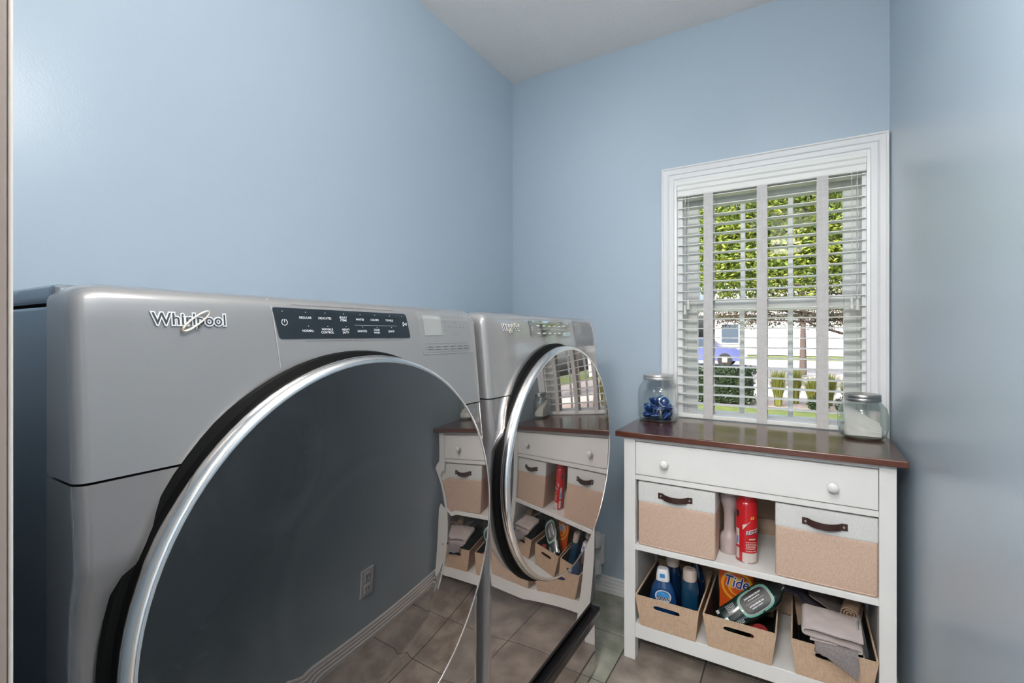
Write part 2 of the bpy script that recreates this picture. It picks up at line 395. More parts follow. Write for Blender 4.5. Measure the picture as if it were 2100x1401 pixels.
# ------------------------------------------------------------------ lamps
def dome(name, x, y, label, m):
    r = thing(name, label, 'lamp', (x, y, H))
    MB().lathe([(.0, 0), (.065, 0), (.065, -.012), (.05, -.022), (.012, -.026), (.010, -.34), (0, -.34)], seg=32).build('canopy', STEEL, r, True)
    MB().lathe([(.02, -.33), (.05, -.34), (.05, -.362), (0, -.362)], seg=32).build('collar', STEEL, r, True)
    MB().lathe([(.20 * math.sin(a), -.455 + .10 * math.cos(a)) for a in [math.radians(14 + 166 * k / 18) for k in range(19)]], seg=36).build('glass_shade', m, r, True)
dome('ceiling_light', -.10, .40, 'round pendant light lit above the laundry floor', LAMPG)
dome('ceiling_light', -.15, -.85, 'round pendant light added in the unseen hallway as fill', FILLH)  # added light behind the camera, fills the shelf front and back wall

# ------------------------------------------------------------------ laundry machines
MW, MZ0, MZ1, FX = .676, .240, 1.217, -.590
PROF = [(1.217, -.034), (1.214, -.022), (1.207, -.014), (1.196, -.010), (1.18, -.008), (1.10, .0005), (1.03, .007), (1.022, .0075), (1.01, .008), (.95, .0145), (.935, .0145), (.905, .004), (.86, 0), (.50, -.001), (.27, -.002), (.252, -.005), (.244, -.012)]
def prof(z):
    for (z1, x1), (z0, x0) in zip(PROF, PROF[1:]):
        if z0 <= z <= z1: return x0 + (x1 - x0) * (z - z0) / (z1 - z0)
    return PROF[0][1] if z > PROF[0][0] else PROF[-1][1]
def corner(y, z, rc=.013):
    d = min(y, MW - y)
    c = 0 if d >= rc else rc - math.sqrt(max(0, rc * rc - (rc - d) ** 2))
    return c
def fascia(zs, m, name, root, dz=0):
    ys = [0, .0004, .0012, .0025, .0045, .007, .010, .013, .02, .03, .05]; ys = ys + [.05 + (MW - .1) * k / 12 for k in range(1, 12)] + [MW - y for y in reversed(ys)]
    zs = sorted(zs); mb = MB()
    top_r = .03
    def P(y, z):
        zz = z
        d = min(y, MW - y)
        if z > MZ1 - .04 and d < .03:               # round the upper corners
            q = (1 - math.sqrt(max(0, 1 - ((.03 - d) / .03) ** 2))) * .020
            zz = z - q * max(0, (z - (MZ1 - .04)) / .04)
        return (prof(z) - corner(y, z), y, zz - MZ0)
    V = [[mb.bm.verts.new(P(y, z)) for z in zs] for y in ys]
    back = -.068
    B = [[mb.bm.verts.new((back, V[i][j].co.y, V[i][j].co.z)) for j in range(len(zs))] for i in range(len(ys))]
    n, k = len(ys), len(zs)
    for i in range(n - 1):
        for j in range(k - 1): mb.bm.faces.new((V[i][j], V[i + 1][j], V[i + 1][j + 1], V[i][j + 1]))
        mb.bm.faces.new((V[i][0], B[i][0], B[i + 1][0], V[i + 1][0])); mb.bm.faces.new((V[i][-1], V[i + 1][-1], B[i + 1][-1], B[i][-1]))
    for j in range(k - 1):
        mb.bm.faces.new((V[0][j], V[0][j + 1], B[0][j + 1], B[0][j])); mb.bm.faces.new((V[-1][j], B[-1][j], B[-1][j + 1], V[-1][j + 1]))
    return mb.build(name, m, root, True, angle=50)

def on_face(y, z, e=.0008): return (prof(z) + e, y, z - MZ0)
def flat_panel(name, m, root, y0, y1, z0, z1, e, n=6, slant=0, rad=0):
    """a thin plate on the fascia that follows its profile; rad cuts the corners round"""
    mb = MB()
    def edge(z):
        h = 0
        if rad:
            d = min(z - z0, z1 - z)
            if d < rad: h = rad - math.sqrt(max(0, rad * rad - (rad - d) ** 2))
        return h
    zs = sorted({z0, z1, *(z0 + rad * q for q in (.1, .3, .6, 1)), *(z1 - rad * q for q in (.1, .3, .6, 1)), *(z0 + (z1 - z0) * k / n for k in range(n + 1))} if rad else {z0 + (z1 - z0) * k / n for k in range(n + 1)})
    A = []
    for z in zs:
        s = slant * (z1 - z) / (z1 - z0); h = edge(z)
        A.append([mb.bm.verts.new(on_face(y0 + s + h, z, e)), mb.bm.verts.new(on_face(y1 + s - h, z, e))])
    for a, b in zip(A, A[1:]): mb.bm.faces.new((a[0], a[1], b[1], b[0]))
    Bk = []
    for z in zs:
        s = slant * (z1 - z) / (z1 - z0); h = edge(z)
        Bk.append([mb.bm.verts.new(on_face(y0 + s + h, z, -.002)), mb.bm.verts.new(on_face(y1 + s - h, z, -.002))])
    for k in range(len(zs) - 1):
        for q in (0, 1): mb.bm.faces.new((A[k][q], A[k + 1][q], Bk[k + 1][q], Bk[k][q]))
    mb.bm.faces.new((A[0][0], A[0][1], Bk[0][1], Bk[0][0])); mb.bm.faces.new((A[-1][0], A[-1][1], Bk[-1][1], Bk[-1][0]))
    return mb.build(name, m, root)
def letters(root, items, m, name, e=.0012):
    """items: (text, centre y, centre z, height, max width)"""
    mb = MB()
    for s, y, z, h, mw in items:
        me = text_mesh(s, 1, .004, align='CENTER'); a, b = width(me)
        sx = min(h, mw / (b - a)) if mw else h
        mb.mesh(me, lambda p: on_face(y + p.x * sx, z + p.y * h, e)); bpy.data.meshes.remove(me)
    return mb.build(name, m, root, normals=False)
def ticks(mb, pts, e=.0012, r=.0011, ry=None):
    ry = ry or r
    for y, z in pts: mb.poly([on_face(y - ry, z - r, e), on_face(y + ry, z - r, e), on_face(y + ry, z + r, e), on_face(y - ry, z + r, e)])
    return mb

def machine(name, y0, label, washer):
    R = thing(name, label, 'washer' if washer else 'dryer', (FX, y0, MZ0))
    # cabinet behind the fascia, lid on top
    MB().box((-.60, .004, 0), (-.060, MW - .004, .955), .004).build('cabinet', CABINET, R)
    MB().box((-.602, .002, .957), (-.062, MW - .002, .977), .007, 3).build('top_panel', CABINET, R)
    zc = [z for z, _ in PROF if z >= 1.021] + [1.14, 1.06, 1.212, 1.21, 1.202]
    con = fascia(zc, PAINT, 'console', R)
    fascia([z for z, _ in PROF if z <= 1.0205] + [1.0195], PAINT_LOW, 'front_panel', R)
    # door
    yc, zd = MW / 2 - .001, .819
    def D(x, r, a): return (x, yc + r * math.cos(a), zd - MZ0 + r * math.sin(a))
    c0 = (0, yc, zd - MZ0)
    MB().lathe([(.300, -.004), (.321, .004), (.319, .010), (.312, .013), (.310, .020), (.311, .026), (.300, .027)], c0, 'x', 96).build('door_rim', mat('black_door_rim', (.004, .004, .004), .55, spec=.12), R, True)
    ring = MB().lathe([(.302, .026), (.3115, .0255), (.3135, .029), (.3142, .035), (.3130, .0425), (.3100, .0475), (.3060, .0495), (.3035, .0490), (.3030, .030)], c0, 'x', 96)
    RC, tilt = (4.4, 0.0) if washer else (2.9, .03)
    for v in ring.bm.verts: v.co.x += tilt * (v.co.y - yc)
    ring.build('door_ring', CHROME, R, True, angle=60)
    def gl(u, v):
        r = .3034 * (1 - v) ** .8; a = 2 * PI * u
        sag = (.3034 ** 2 - r * r) / (2 * RC)
        ridge = .00025 * math.exp(-((r - .165) / .008) ** 2) if washer else 0
        py = r * math.cos(a)
        tz = tilt * py                                # a door not quite square to its panel
        return (.0485 + sag + ridge + tz, yc + py, zd - MZ0 + r * math.sin(a))
    MB().grid(gl, 96, 40, True).build('door_glass', DGLASS, R, True, angle=180)
    # detergent drawer or plain end of the console
    if washer:
        mb = MB()
        for z0, z1 in [(1.121 + .0115 * k, 1.121 + .0115 * (k + 1)) for k in range(8)]:
            s0, s1 = .008 * (1.212 - z0) / .09, .008 * (1.212 - z1) / .09
            mb.poly([on_face(.205 + s0, z0, .0006), on_face(.2062 + s0, z0, .0006), on_face(.2062 + s1, z1, .0006), on_face(.205 + s1, z1, .0006)])
        mb.build('drawer_seam', PRINT_L, R)
    # badge
    ly0, lz = (.066, 1.1815) if washer else (.072, 1.1815)
    lw = .080 if washer else .084
    bd = None
    for k, (off, m, e, h) in enumerate(((.075, LOGO_W, .0012, .0005), (.0, LOGO_D, .0020, .0002))):
        me = text_mesh('Whirlpool', 1, off + .006, extrude=.03 if k == 0 else .012, spacing=1.06); a, b = width(me)
        if k == 0: a0, b0 = a, b
        s = lw / (b0 - a0)
        mb = MB().mesh(me, lambda p: on_face(ly0 + (p.x - a0) * s, lz + p.y * s * 1.08, e + p.z * s))
        bpy.data.meshes.remove(me)
        o = mb.build('badge' if k == 0 else 'badge_letters', m, R if k == 0 else bd, normals=False)
        if k == 0: bd = o
    pts = []
    for k in range(40):
        a = 2 * PI * k / 40; u, v = .0185 * math.cos(a), .0042 * math.sin(a); q = math.radians(38)
        pts.append(on_face(ly0 + .0455 + u * math.cos(q) - v * math.sin(q), lz - .001 + u * math.sin(q) + v * math.cos(q), .0034))
    MB().tube(pts, lambda t: .0007 + .0006 * abs(math.sin(PI * t)), 6, True).build('badge_swirl', LOGO_G, bd, True)
    # control strip
    dy0, dy1, dz0, dz1 = .2068, .4590, 1.159, 1.2015
    cs = flat_panel('control_strip', NAVY, R, dy0, dy1, dz0, dz1, .0010, slant=.008, rad=.004)
    cols = [.2554, .288, .3214, .3537, .3844, .4173] ; W_ = .026
    top = ['REGULAR', 'DELICATES', ('BULKY', 'ITEMS'), 'WHITES', 'COLORS', 'TOWELS']; bot = ['NORMAL', ('WRINKLE', 'CONTROL'), ('HEAVY', 'DUTY'), 'SANITIZE', ('COLD', 'WASH'), 'QUICK']
    mb = MB(); items = []
    if washer:
        for row, zz, sh in ((top, 1.1885, 0), (bot, 1.1700, .003)):
            for c, s in zip(cols, row):
                if isinstance(s, tuple): items += [(s[0], c + sh, zz + .0022, .0046, W_), (s[1], c + sh, zz - .0022, .0046, W_)]
                else: items.append((s, c + sh, zz, .0046, W_))
        names = {}
        for it in items: names.setdefault((it[1], round(it[2], 2)), []).append(it)
        for g in names.values(): letters(cs, g, PRINT_W, 'cycle_name', .0016)
    else:
        for zz in (1.1885, 1.1685):
            ticks(mb, [(c + .003, zz) for c in cols], .0016, .0012, .009)
    ticks(mb, [(c + .001, 1.1965) for c in [.2195] + cols + [.4475]] + [(c + .004, 1.1768) for c in cols], .0016, .0005)
    ticks(mb, [(.348, 1.1795)], .0015, .00022, .098) if not washer else ticks(mb, [(.388, 1.1795)], .0015, .00010, .046)
    mb.build('indicator_dots', PRINT_W, cs)['kind'] = 'stuff'
    mb = MB()
    for k in range(28):
        a0, a1 = math.radians(115 + 310 * k / 28), math.radians(115 + 310 * (k + 1) / 28)
        y, z = .2229, 1.1815
        mb.poly([on_face(y + r * math.cos(a), z + r * math.sin(a), .0016) for r, a in ((.0037, a0), (.0045, a0), (.0045, a1), (.0037, a1))])
    ticks(mb, [(.2229, 1.1835)], .0016, .0022, .0004); mb.build('power_mark', PRINT_W, cs); mb = MB()
    for (ay, az), (by, bz) in (((.4495, 1.1865), (.4495, 1.1795)), ((.4495, 1.1865), (.4545, 1.183)), ((.4495, 1.1795), (.4545, 1.183))):
        d = Vector((by - ay, bz - az)).normalized() * .0004; nx, nz = -d.y, d.x
        mb.poly([on_face(ay + nx, az + nz, .0016), on_face(ay - nx, az - nz, .0016), on_face(by - nx, bz - nz, .0016), on_face(by + nx, bz + nz, .0016)])
    ticks(mb, [(.4562, 1.183), (.4582, 1.183)], .0016, .0024, .0004)
    mb.build('play_mark', PRINT_W, cs)
    for z, a, b, s in ((1.2065, .238, .432, 'WHAT to WASH'), (1.1555, .254, .446, 'HOW to WASH')):
        c = (a + b) / 2; mb = MB()
        ticks(mb, [((a + c - .014) / 2, z)], .0009, .00025, (c - .014 - a) / 2); ticks(mb, [((c + .014 + b) / 2, z)], .0009, .00025, (b - c - .014) / 2)
        mb.build('print_bracket', PRINT_G, R)
    if washer:
        for it in (('WHAT to WASH', .335, 1.2065, .0034, .026), ('HOW to WASH', .35, 1.1555, .0034, .026)): letters(R, [it], PRINT_G, 'bracket_word', .0009)
    # status screen
    sp = flat_panel('status_panel', mat('status_panel_grey', (.27, .27, .272), .3, .2), R, .489, .645, 1.127, 1.2065, .0007, slant=.010, rad=.003)
    flat_panel('screen', mat('screen_pale', (.31, .315, .31), .15), sp, .5025, .5525, 1.163, 1.201, .0014, slant=.004)
    mb = MB()
    ticks(mb, [(.565 + .012 * k, 1.199) for k in range(6)] + [(.567 + .012 * k, 1.180) for k in range(6)] + [(.566, 1.19), (.60, 1.19), (.568, 1.172), (.60, 1.165)], .0014, .0005, .002)
    for k in range(6):
        y = .512 + .0225 * k
        ticks(mb, [(y + .006, 1.1415), (y + .006, 1.1365)], .0014, .0006, .007)
        ticks(mb, [(y + .006, 1.1515)], .0014, .0006)
    ticks(mb, [(.573, 1.1475), (.574, 1.131)], .0014, .0002, .069); ticks(mb, [(.505 + .0225 * k, 1.139) for k in range(7)], .0014, .008, .0002)
    mb.build('screen_marks', PRINT_G, sp)['kind'] = 'stuff'
    return R
Y_W, Y_D = .1725, .878
washer = machine('washing_machine', Y_W, 'grey front loading washer with dark round door and printed cycle names', True)
dryer = machine('tumble_dryer', Y_D, 'grey front loading dryer with mirror-like round door beside the shelf unit', False)
def pedestal(y0, label):
    R = thing('drawer_pedestal', label, 'pedestal', (FX, y0, 0), group='drawer pedestals under the machines')
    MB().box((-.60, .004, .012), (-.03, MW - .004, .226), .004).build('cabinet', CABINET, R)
    for x in (-.55, -.08):
        for y in (.06, MW - .06): MB().lathe([(.02, 0), (.022, .004), (.012, .008), (.012, .014)], (x, y, 0), seg=16).build('foot', BLACKM, R)
    MB().box((-.03, .002, .014), (-.003, MW - .002, .188), .006, 3).build('drawer_front', PAINT_LOW, R)
    MB().box((-.03, -.002, .196), (.014, MW + .004, .232), .007, 3).build('handle_bar', BLACK, R)
    MB().box((-.03, .004, .1885), (.003, MW - .004, .1955), .002).build('trim_strip', CHROME, R)
pedestal(Y_W, 'low drawer pedestal with black handle bar under the washer')
pedestal(Y_D, 'low drawer pedestal with black handle bar under the dryer')

# white drain fitting behind the dryer
R = thing('drain_hose', 'white plastic hose fitting on the wall behind the dryer', 'hose', (-.775, 2.06, .10))
MB().tube([(0, -.045, .005), (0, -.045, .03), (0, -.048, .05)], lambda t: .030 + .004 * math.sin(t * 18), 18).build('lower_collar', WHITE, R, True)
MB().tube([(-.01, -.046, .05), (-.02, -.046, .09), (-.02, -.046, .125)], lambda t: .017 + .0018 * math.sin(t * 40), 16).build('hose', WHITE, R, True)
MB().lathe([(.014, .115), (.030, .122), (.034, .14), (.034, .165), (.026, .178), (0, .18)], (0, -.045, 0), seg=24).build('upper_cap', WHITE, R, True)
MB().box((-.03, -.02, .03), (.03, .014, .16), .006).build('wall_plate', WHITE, R)

# wall outlet opposite the machines (seen in the washer door)
R = thing('wall_outlet', 'white power outlet plate low on the right wall', 'outlet', (XR, 1.19, .27))
MB().box((-.006, -.036, -.058), (0, .036, .058), .003).build('cover_plate', WHITE, R)
for z in (-.026, .026):
    o = MB().box((-.009, -.017, z - .018), (-.005, .017, z + .018), .003).build('socket', WHITE, R)
    MB().box((-.0096, -.009, z - .006), (-.0088, -.006, z + .008)).box((-.0096, .006, z - .006), (-.0088, .009, z + .008)).build('slot', BLACKM, o)

# ------------------------------------------------------------------ white shelf unit
TX0, TX1, TY0, TY1, TZ = -.5621, .2621, 1.6628, 2.048, .8187
LX0, LX1, RX0, RX1, LY = -.5372, -.4965, .1995, .2390, 1.688
U = thing('shelf_unit', 'white shelf unit with dark wooden top and one wide drawer below the window', 'shelf unit', (-.15, 1.86, 0))
def ub(a, b, name, m=SHELFW, bev=.0015, parent=U):
    return MB().box(L(U, a), L(U, b), bev).build(name, m, parent)
tp = MB().box(L(U, (TX0, TY0, TZ - .020)), L(U, (TX1, TY1, TZ)), .003, 2).build('tabletop', TOPWOOD, U)
for x0, x1 in ((LX0, LX1), (RX0, RX1)):
    for y0, y1 in ((LY, LY + .04), (2.0, 2.04)): ub((x0, y0, 0), (x1, y1, TZ - .020), 'leg')
    ub((x0 + .008, LY + .04, .075), (x1 - .008, 2.0, TZ - .020), 'side_panel', bev=0)
ub((LX1, LY + .004, .784), (RX0, LY + .022, TZ - .020), 'top_rail')
ub((LX1, LY + .004, .6455), (RX0, 2.03, .6640), 'drawer_rail')
dr = ub((LX1 + .0015, LY - .001, .6665), (RX0 - .0015, LY + .017, .7815), 'drawer', bev=.002)
KNOB = mat('white_knob_gloss', (.80, .80, .79), .2)
for x in (-.3914, .0905):
    k = MB().lathe([(.006, 0), (.0065, -.010), (.011, -.014), (.0145, -.020), (.0140, -.026), (.009, -.0305), (0, -.032)], (0, 0, 0), seg=24)
    bmesh.ops.rotate(k.bm, verts=k.bm.verts, cent=(0, 0, 0), matrix=Matrix.Rotation(-PI / 2, 3, 'X'))
    bmesh.ops.translate(k.bm, verts=k.bm.verts, vec=L(U, (x, LY, .7195)))
    k.build('knob', KNOB, dr, True)
ub((LX1 - .003, LY + .004, .3935), (RX0 + .003, 2.03, .4128), 'shelf')
ub((LX1, LY + .004, .114), (RX0, 2.03, .130), 'shelf')
ub((LX1, LY + .003, .080), (RX0, LY + .021, .1295), 'bottom_rail')
zz = .13
for z1 in (.205, .295, .384, .472, .560, .645):
    ub((LX1 - .01, 2.032, zz + .0008), (RX0 + .01, 2.044, z1 - .0008), 'back_board', PLANK, .001); zz = z1

# ------------------------------------------------------------------ fabric bins on the middle shelf
def soft_box(a, b, bev, cuts, amp, seed, sides=True):
    mb = MB().box(a, b, bev, 3)
    bmesh.ops.subdivide_edges(mb.bm, edges=[e for e in mb.bm.edges if e.calc_length() > .03], cuts=cuts, use_grid_fill=True)
    for v in mb.bm.verts:
        n = noise.noise(Vector((v.co.x * 14 + seed, v.co.z * 11, v.co.y * 14)))
        fx = max(0, 1 - abs((v.co.x - (a[0] + b[0]) / 2) / ((b[0] - a[0]) / 2)) ** 4)
        if abs(v.co.y - a[1]) < .004: v.co.y += -amp * fx * .6 - amp * n
    return mb
def fabric_bin(x, label, seed):
    R = thing('fabric_bin', label, 'storage bin', (x, 1.700, .4130), group='linen bins on the middle shelf')
    hw = .1285
    bd = soft_box((-hw, 0, 0), (hw, .30, .157), .006, 7, .0025, seed).build('lower_fabric', LINEN, R, True)
    up = soft_box((-hw, .0005, .1545), (hw, .2995, .226), .003, 5, .0018, seed + 3).build('upper_band', LINENW, R, True)
    MB().tube([(-hw + .006, -.0008, .0045), (0, -.003, .0045), (hw - .006, -.0008, .0045)], .003, 6).build('bottom_piping', LINEN, bd, True)
    def st(u, v):
        x_ = -.057 + .114 * u; f = max(0, min(1, (u - .13) / .74)); w_ = math.sin(PI * f) ** .7 if 0 < f < 1 else 0
        return (x_, -.0035 - .017 * w_, .186 - .009 + .0195 * v - .004 * w_)
    s = MB().sheet(st, 25, 3, .0028).build('strap_handle', LEATHER, R, True)
    for q in (-.048, .048):
        k = MB().lathe([(.0042, 0), (.0042, -.001), (.003, -.0028), (0, -.0032)], (0, 0, 0), seg=14)
        bmesh.ops.rotate(k.bm, verts=k.bm.verts, cent=(0, 0, 0), matrix=Matrix.Rotation(-PI / 2, 3, 'X')); bmesh.ops.translate(k.bm, verts=k.bm.verts, vec=(q, -.0045, .1865))
        k.build('rivet', STEEL, s, True)
fabric_bin(-.3605, 'two-tone linen bin with leather strap, left of the spray can', 1.0)
fabric_bin(.0705, 'two-tone linen bin with leather strap, beside the right wall', 5.0)

# ------------------------------------------------------------------ tan tapered bins on the bottom shelf
def holed_panel(mb, y_bot, y_top, wb_, wt_, h, th, hole, sign):
    """front or back board, leaning from y_bot to y_top, with a slot-shaped hand hole"""
    hx, hz, ha, hr = hole
    corners = [(-wb_ / 2, 0), (wb_ / 2, 0), (wt_ / 2, h), (-wt_ / 2, h)]
    angs = sorted({round(2 * PI * k / 40 - PI + .01, 5) for k in range(40)} | {round(math.atan2(c[1] - hz, c[0] - hx), 5) for c in corners})
    def rect(a):
        d = (math.cos(a), math.sin(a)); best = 9
        for p, q in zip(corners, corners[1:] + corners[:1]):
            ex, ez = q[0] - p[0], q[1] - p[1]; den = d[0] * ez - d[1] * ex
            if abs(den) < 1e-9: continue
            k = ((p[0] - hx) * ez - (p[1] - hz) * ex) / den
            if 0 < k < best and den > 0: best = k
        return hx + d[0] * best, hz + d[1] * best
    def slot(a):
        d = (math.cos(a), math.sin(a)); lo, hi = 0, ha + hr
        for _ in range(30):
            m = (lo + hi) / 2; px, pz = d[0] * m, d[1] * m
            qx = max(-ha, min(ha, px)); inside = math.hypot(px - qx, pz) < hr
            lo, hi = (m, hi) if inside else (lo, m)
        return hx + d[0] * lo, hz + d[1] * lo
    def P(p, off): return (p[0], y_bot + (y_top - y_bot) * p[1] / h + off * sign, p[1])
    n = len(angs); o0 = [mb.bm.verts.new(P(rect(a), 0)) for a in angs]; i0 = [mb.bm.verts.new(P(slot(a), 0)) for a in angs]
    o1 = [mb.bm.verts.new(P(rect(a), th)) for a in angs]; i1 = [mb.bm.verts.new(P(slot(a), th)) for a in angs]
    for k in range(n):
        m = (k + 1) % n
        for A, B in ((o0, i0), (i0, i1), (i1, o1), (o1, o0)): mb.bm.faces.new((A[k], A[m], B[m], B[k]))
def tan_bin(x, label):
    R = thing('open_bin', label, 'storage bin', (x, 1.690, .1305), group='tan bins on the bottom shelf')
    wb_, wt_, h, d = .184, .2135, .1145, .285; t = .0045
    mb = MB(); holed_panel(mb, 0, -.021, wb_, wt_, h, t, (0, .083, .036, .0088), 1); mb.build('front_board', KRAFT, R)
    mb = MB(); holed_panel(mb, d, d + .012, wb_, wt_, h, t, (0, .083, .036, .0088), -1); mb.build('back_board', KRAFT, R)
    for s in (-1, 1):
        mb = MB(); q = []
        for off in (0, t):
            q.append([mb.bm.verts.new(p) for p in ((s * (wb_ / 2 - off), t * .9, 0), (s * (wb_ / 2 - off), d - t * .9, 0), (s * (wt_ / 2 - off), d + .012 - t * .9, h), (s * (wt_ / 2 - off), -.021 + t * .9, h))])
        mb.bm.faces.new(q[0]); mb.bm.faces.new(q[1][::-1])
        for k in range(4): mb.bm.faces.new((q[0][k], q[0][(k + 1) % 4], q[1][(k + 1) % 4], q[1][k]))
        sd = mb.build('side_board', KRAFT, R)
        mb = MB(); e = t + .0006
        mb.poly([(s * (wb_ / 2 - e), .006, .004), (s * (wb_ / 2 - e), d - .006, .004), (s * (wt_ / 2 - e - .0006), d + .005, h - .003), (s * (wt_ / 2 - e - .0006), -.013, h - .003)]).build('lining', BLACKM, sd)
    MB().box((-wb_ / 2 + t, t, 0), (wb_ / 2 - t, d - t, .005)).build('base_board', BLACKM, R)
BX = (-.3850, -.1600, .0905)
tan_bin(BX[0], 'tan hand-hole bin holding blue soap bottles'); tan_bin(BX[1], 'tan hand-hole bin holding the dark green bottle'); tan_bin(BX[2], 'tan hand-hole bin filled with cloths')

# ------------------------------------------------------------------ bottles and supplies
BLUE = mat('blue_liquid', (.008, .05, .16), .14, coat=1)
NBLUE = mat('deep_blue_bottle', (.005, .022, .07), .14, coat=1)
TEALB = mat('teal_blue_bottle', (.006, .045, .10), .12, coat=1)
CAPW = mat('white_cap', (.74, .74, .76), .35)
CAPB = mat('beige_cap', (.56, .47, .42), .4)
SKYB = mat('sky_blue_print', (.06, .28, .62), .4)
BASEZ = .1365
# dish soap
R = thing('dish_soap_bottle', 'blue dish soap bottle with white cap and oval label', 'bottle', (-.414, 1.752, BASEZ), (0, 0, .12))
MB().lathe([(0, 0), (.040, 0), (.046, .006), (.048, .03), (.049, .06), (.047, .085), (.039, .115), (.028, .138), (.021, .148), (.020, .154)], seg=40, sy=.58, sq=2.4).build('bottle_body', BLUE, R, True)
cp_ = MB().lathe([(.0215, .145), (.0235, .147), (.0225, .165), (.0195, .184), (.017, .187), (0, .188)], seg=32, sy=.85, sq=3.2).build('cap', CAPW, R, True)
def wrap(p, r, sy, z0): # place a flat decal on the front of an oval body
    a = p[0] / r; return (r * math.sin(a), -r * sy * math.cos(a) , z0 + p[1])
mb = MB(); mb.poly([(-.009, -.0207, .160), (.009, -.0207, .160), (.0085, -.0200, .174), (-.0085, -.0200, .174)]).build('cap_label', SKYB, cp_)
def oval(mb, cx, cz, rx, rz, r, sy, e=0, n=28, cut=None):
    P = []
    for k in range(n):
        a = 2 * PI * k / n; u, v = cx + rx * math.cos(a), rz * math.sin(a)
        if cut is not None: v = max(v, cut)
        P.append(wrap((u, v), r + e, sy + e / r, cz))
    mb.poly(P)
mb = MB(); oval(mb, .004, .098, .029, .024, .0495, .60, .0012); lbp = mb.build('label', CAPW, R)
mb = MB(); oval(mb, .004, .101, .024, .018, .0495, .60, .0020, cut=-.004); mb.build('label_swirl', SKYB, lbp)
me = text_mesh('DAWN', 1, .02, align='CENTER'); a, b = width(me); s = .044 / (b - a)
mb = MB().mesh(me, lambda p: wrap((.004 + p.x * s, p.y * s * 1.25), .0520, .6606, .0915)); bpy.data.meshes.remove(me); mb.build('label_name', NBLUE, lbp, normals=False)
def shampoo(x, y, m, label, hgt, w_):
    R = thing('cleaner_bottle', label, 'bottle', (x, y, BASEZ))
    MB().lathe([(0, 0), (w_ * .92, 0), (w_, .006), (w_, hgt * .62), (w_ * .93, hgt * .74), (w_ * .76, hgt * .84), (.021, hgt * .87)], seg=36, sy=.75).build('bottle_body', m, R, True)
    c = MB().lathe([(.0225, hgt * .80), (.0232, hgt * .82), (.0228, hgt * .97), (.020, hgt * .995), (.015, hgt), (0, hgt)], seg=32).build('cap', CAPB, R, True)
    MB().lathe([(.012, 0), (.012, .0012), (0, .0016)], (0, -.004, hgt), seg=20, sy=.6).build('flip_lid', mat('beige_cap_dark', (.38, .30, .26), .45), c, True)
shampoo(-.398, 1.838, NBLUE, 'dark blue bottle with beige cap behind the dish soap', .208, .029)
shampoo(-.326, 1.772, TEALB, 'teal blue bottle with beige cap beside the dish soap', .199, .030)
# dark corner bottle in the same bin
R = thing('spray_bottle', 'dark blue bottle in the back corner of the soap bin', 'bottle', (-.325, 1.885, BASEZ))
MB().lathe([(0, 0), (.029, 0), (.031, .008), (.031, .12), (.022, .155), (.012, .175), (.012, .185)], seg=28, sy=.8).build('bottle_body', NBLUE, R, True)
MB().lathe([(.014, .180), (.0145, .205), (.010, .212), (0, .212)], seg=20).build('cap', NBLUE, R, True)

# orange detergent pouch
ORANGE = mat('orange_film', (.72, .10, .015), .3); YELLOW = mat('yellow_print', (.85, .42, .03), .35); DEEPB = mat('deep_blue_print', (.03, .03, .22), .35)
R = thing('detergent_pouch', 'orange detergent pouch with blue lettering standing behind the green bottle', 'pouch', (-.183, 1.838, BASEZ), (math.radians(4), 0, .10))
def pouch(u, v):
    x = -.056 + .112 * u; z = .005 + .222 * v
    bulge = .020 * math.sin(PI * u) * math.sin(PI * min(1, v * 1.0 + .05) ** .8)
    return x * (1 - .06 * math.sin(PI * v)), bulge, z
mb = MB().grid(lambda u, v: (pouch(u, v)[0], -pouch(u, v)[1] - .0008, pouch(u, v)[2]), 15, 15).grid(lambda u, v: (pouch(u, v)[0], pouch(u, v)[1] + .0008, pouch(u, v)[2]), 15, 15)
pb = mb.build('pouch_film', ORANGE, R, True)
def onp(x, z, e):
    u = max(0, min(1, (x + .056) / .112)); v = (z - .005) / .222; p = pouch(u, v); return (x, -p[1] - .0008 - e, z)
def pdisc(r0, r1, cx, cz, e, m, nm):
    mb = MB(); n = 32
    for q in range(4):
        ra, rb = r0 + (r1 - r0) * q / 4, r0 + (r1 - r0) * (q + 1) / 4
        for k in range(n):
            a, b = 2 * PI * k / n, 2 * PI * (k + 1) / n
            mb.poly([onp(cx + r * math.cos(t), cz + r * math.sin(t), e) for r, t in ((ra, a), (rb, a), (rb, b), (ra, b))])
    return mb.build(nm, m, pb)
pdisc(.001, .050, .002, .158, .0010, YELLOW, 'yellow_disc'); pdisc(.030, .041, .002, .158, .0016, ORANGE, 'orange_ring'); pdisc(.001, .018, .002, .150, .0016, ORANGE, 'orange_centre')
for off, m, e, nm in ((.045, PRINT_W, .0022, 'name_outline'), (.0, DEEPB, .0030, 'name')):
    me = text_mesh('Tide', 1, off + .012, .25)
    if nm == 'name_outline': a, b = width(me)
    s = .078 / (b - a)
    mb = MB().mesh(me, lambda p: onp(-.036 + (p.x - a) * s, .172 + p.y * s * 1.15 - (p.x - a) * s * .1, e)); bpy.data.meshes.remove(me); mb.build(nm, m, pb, normals=False)

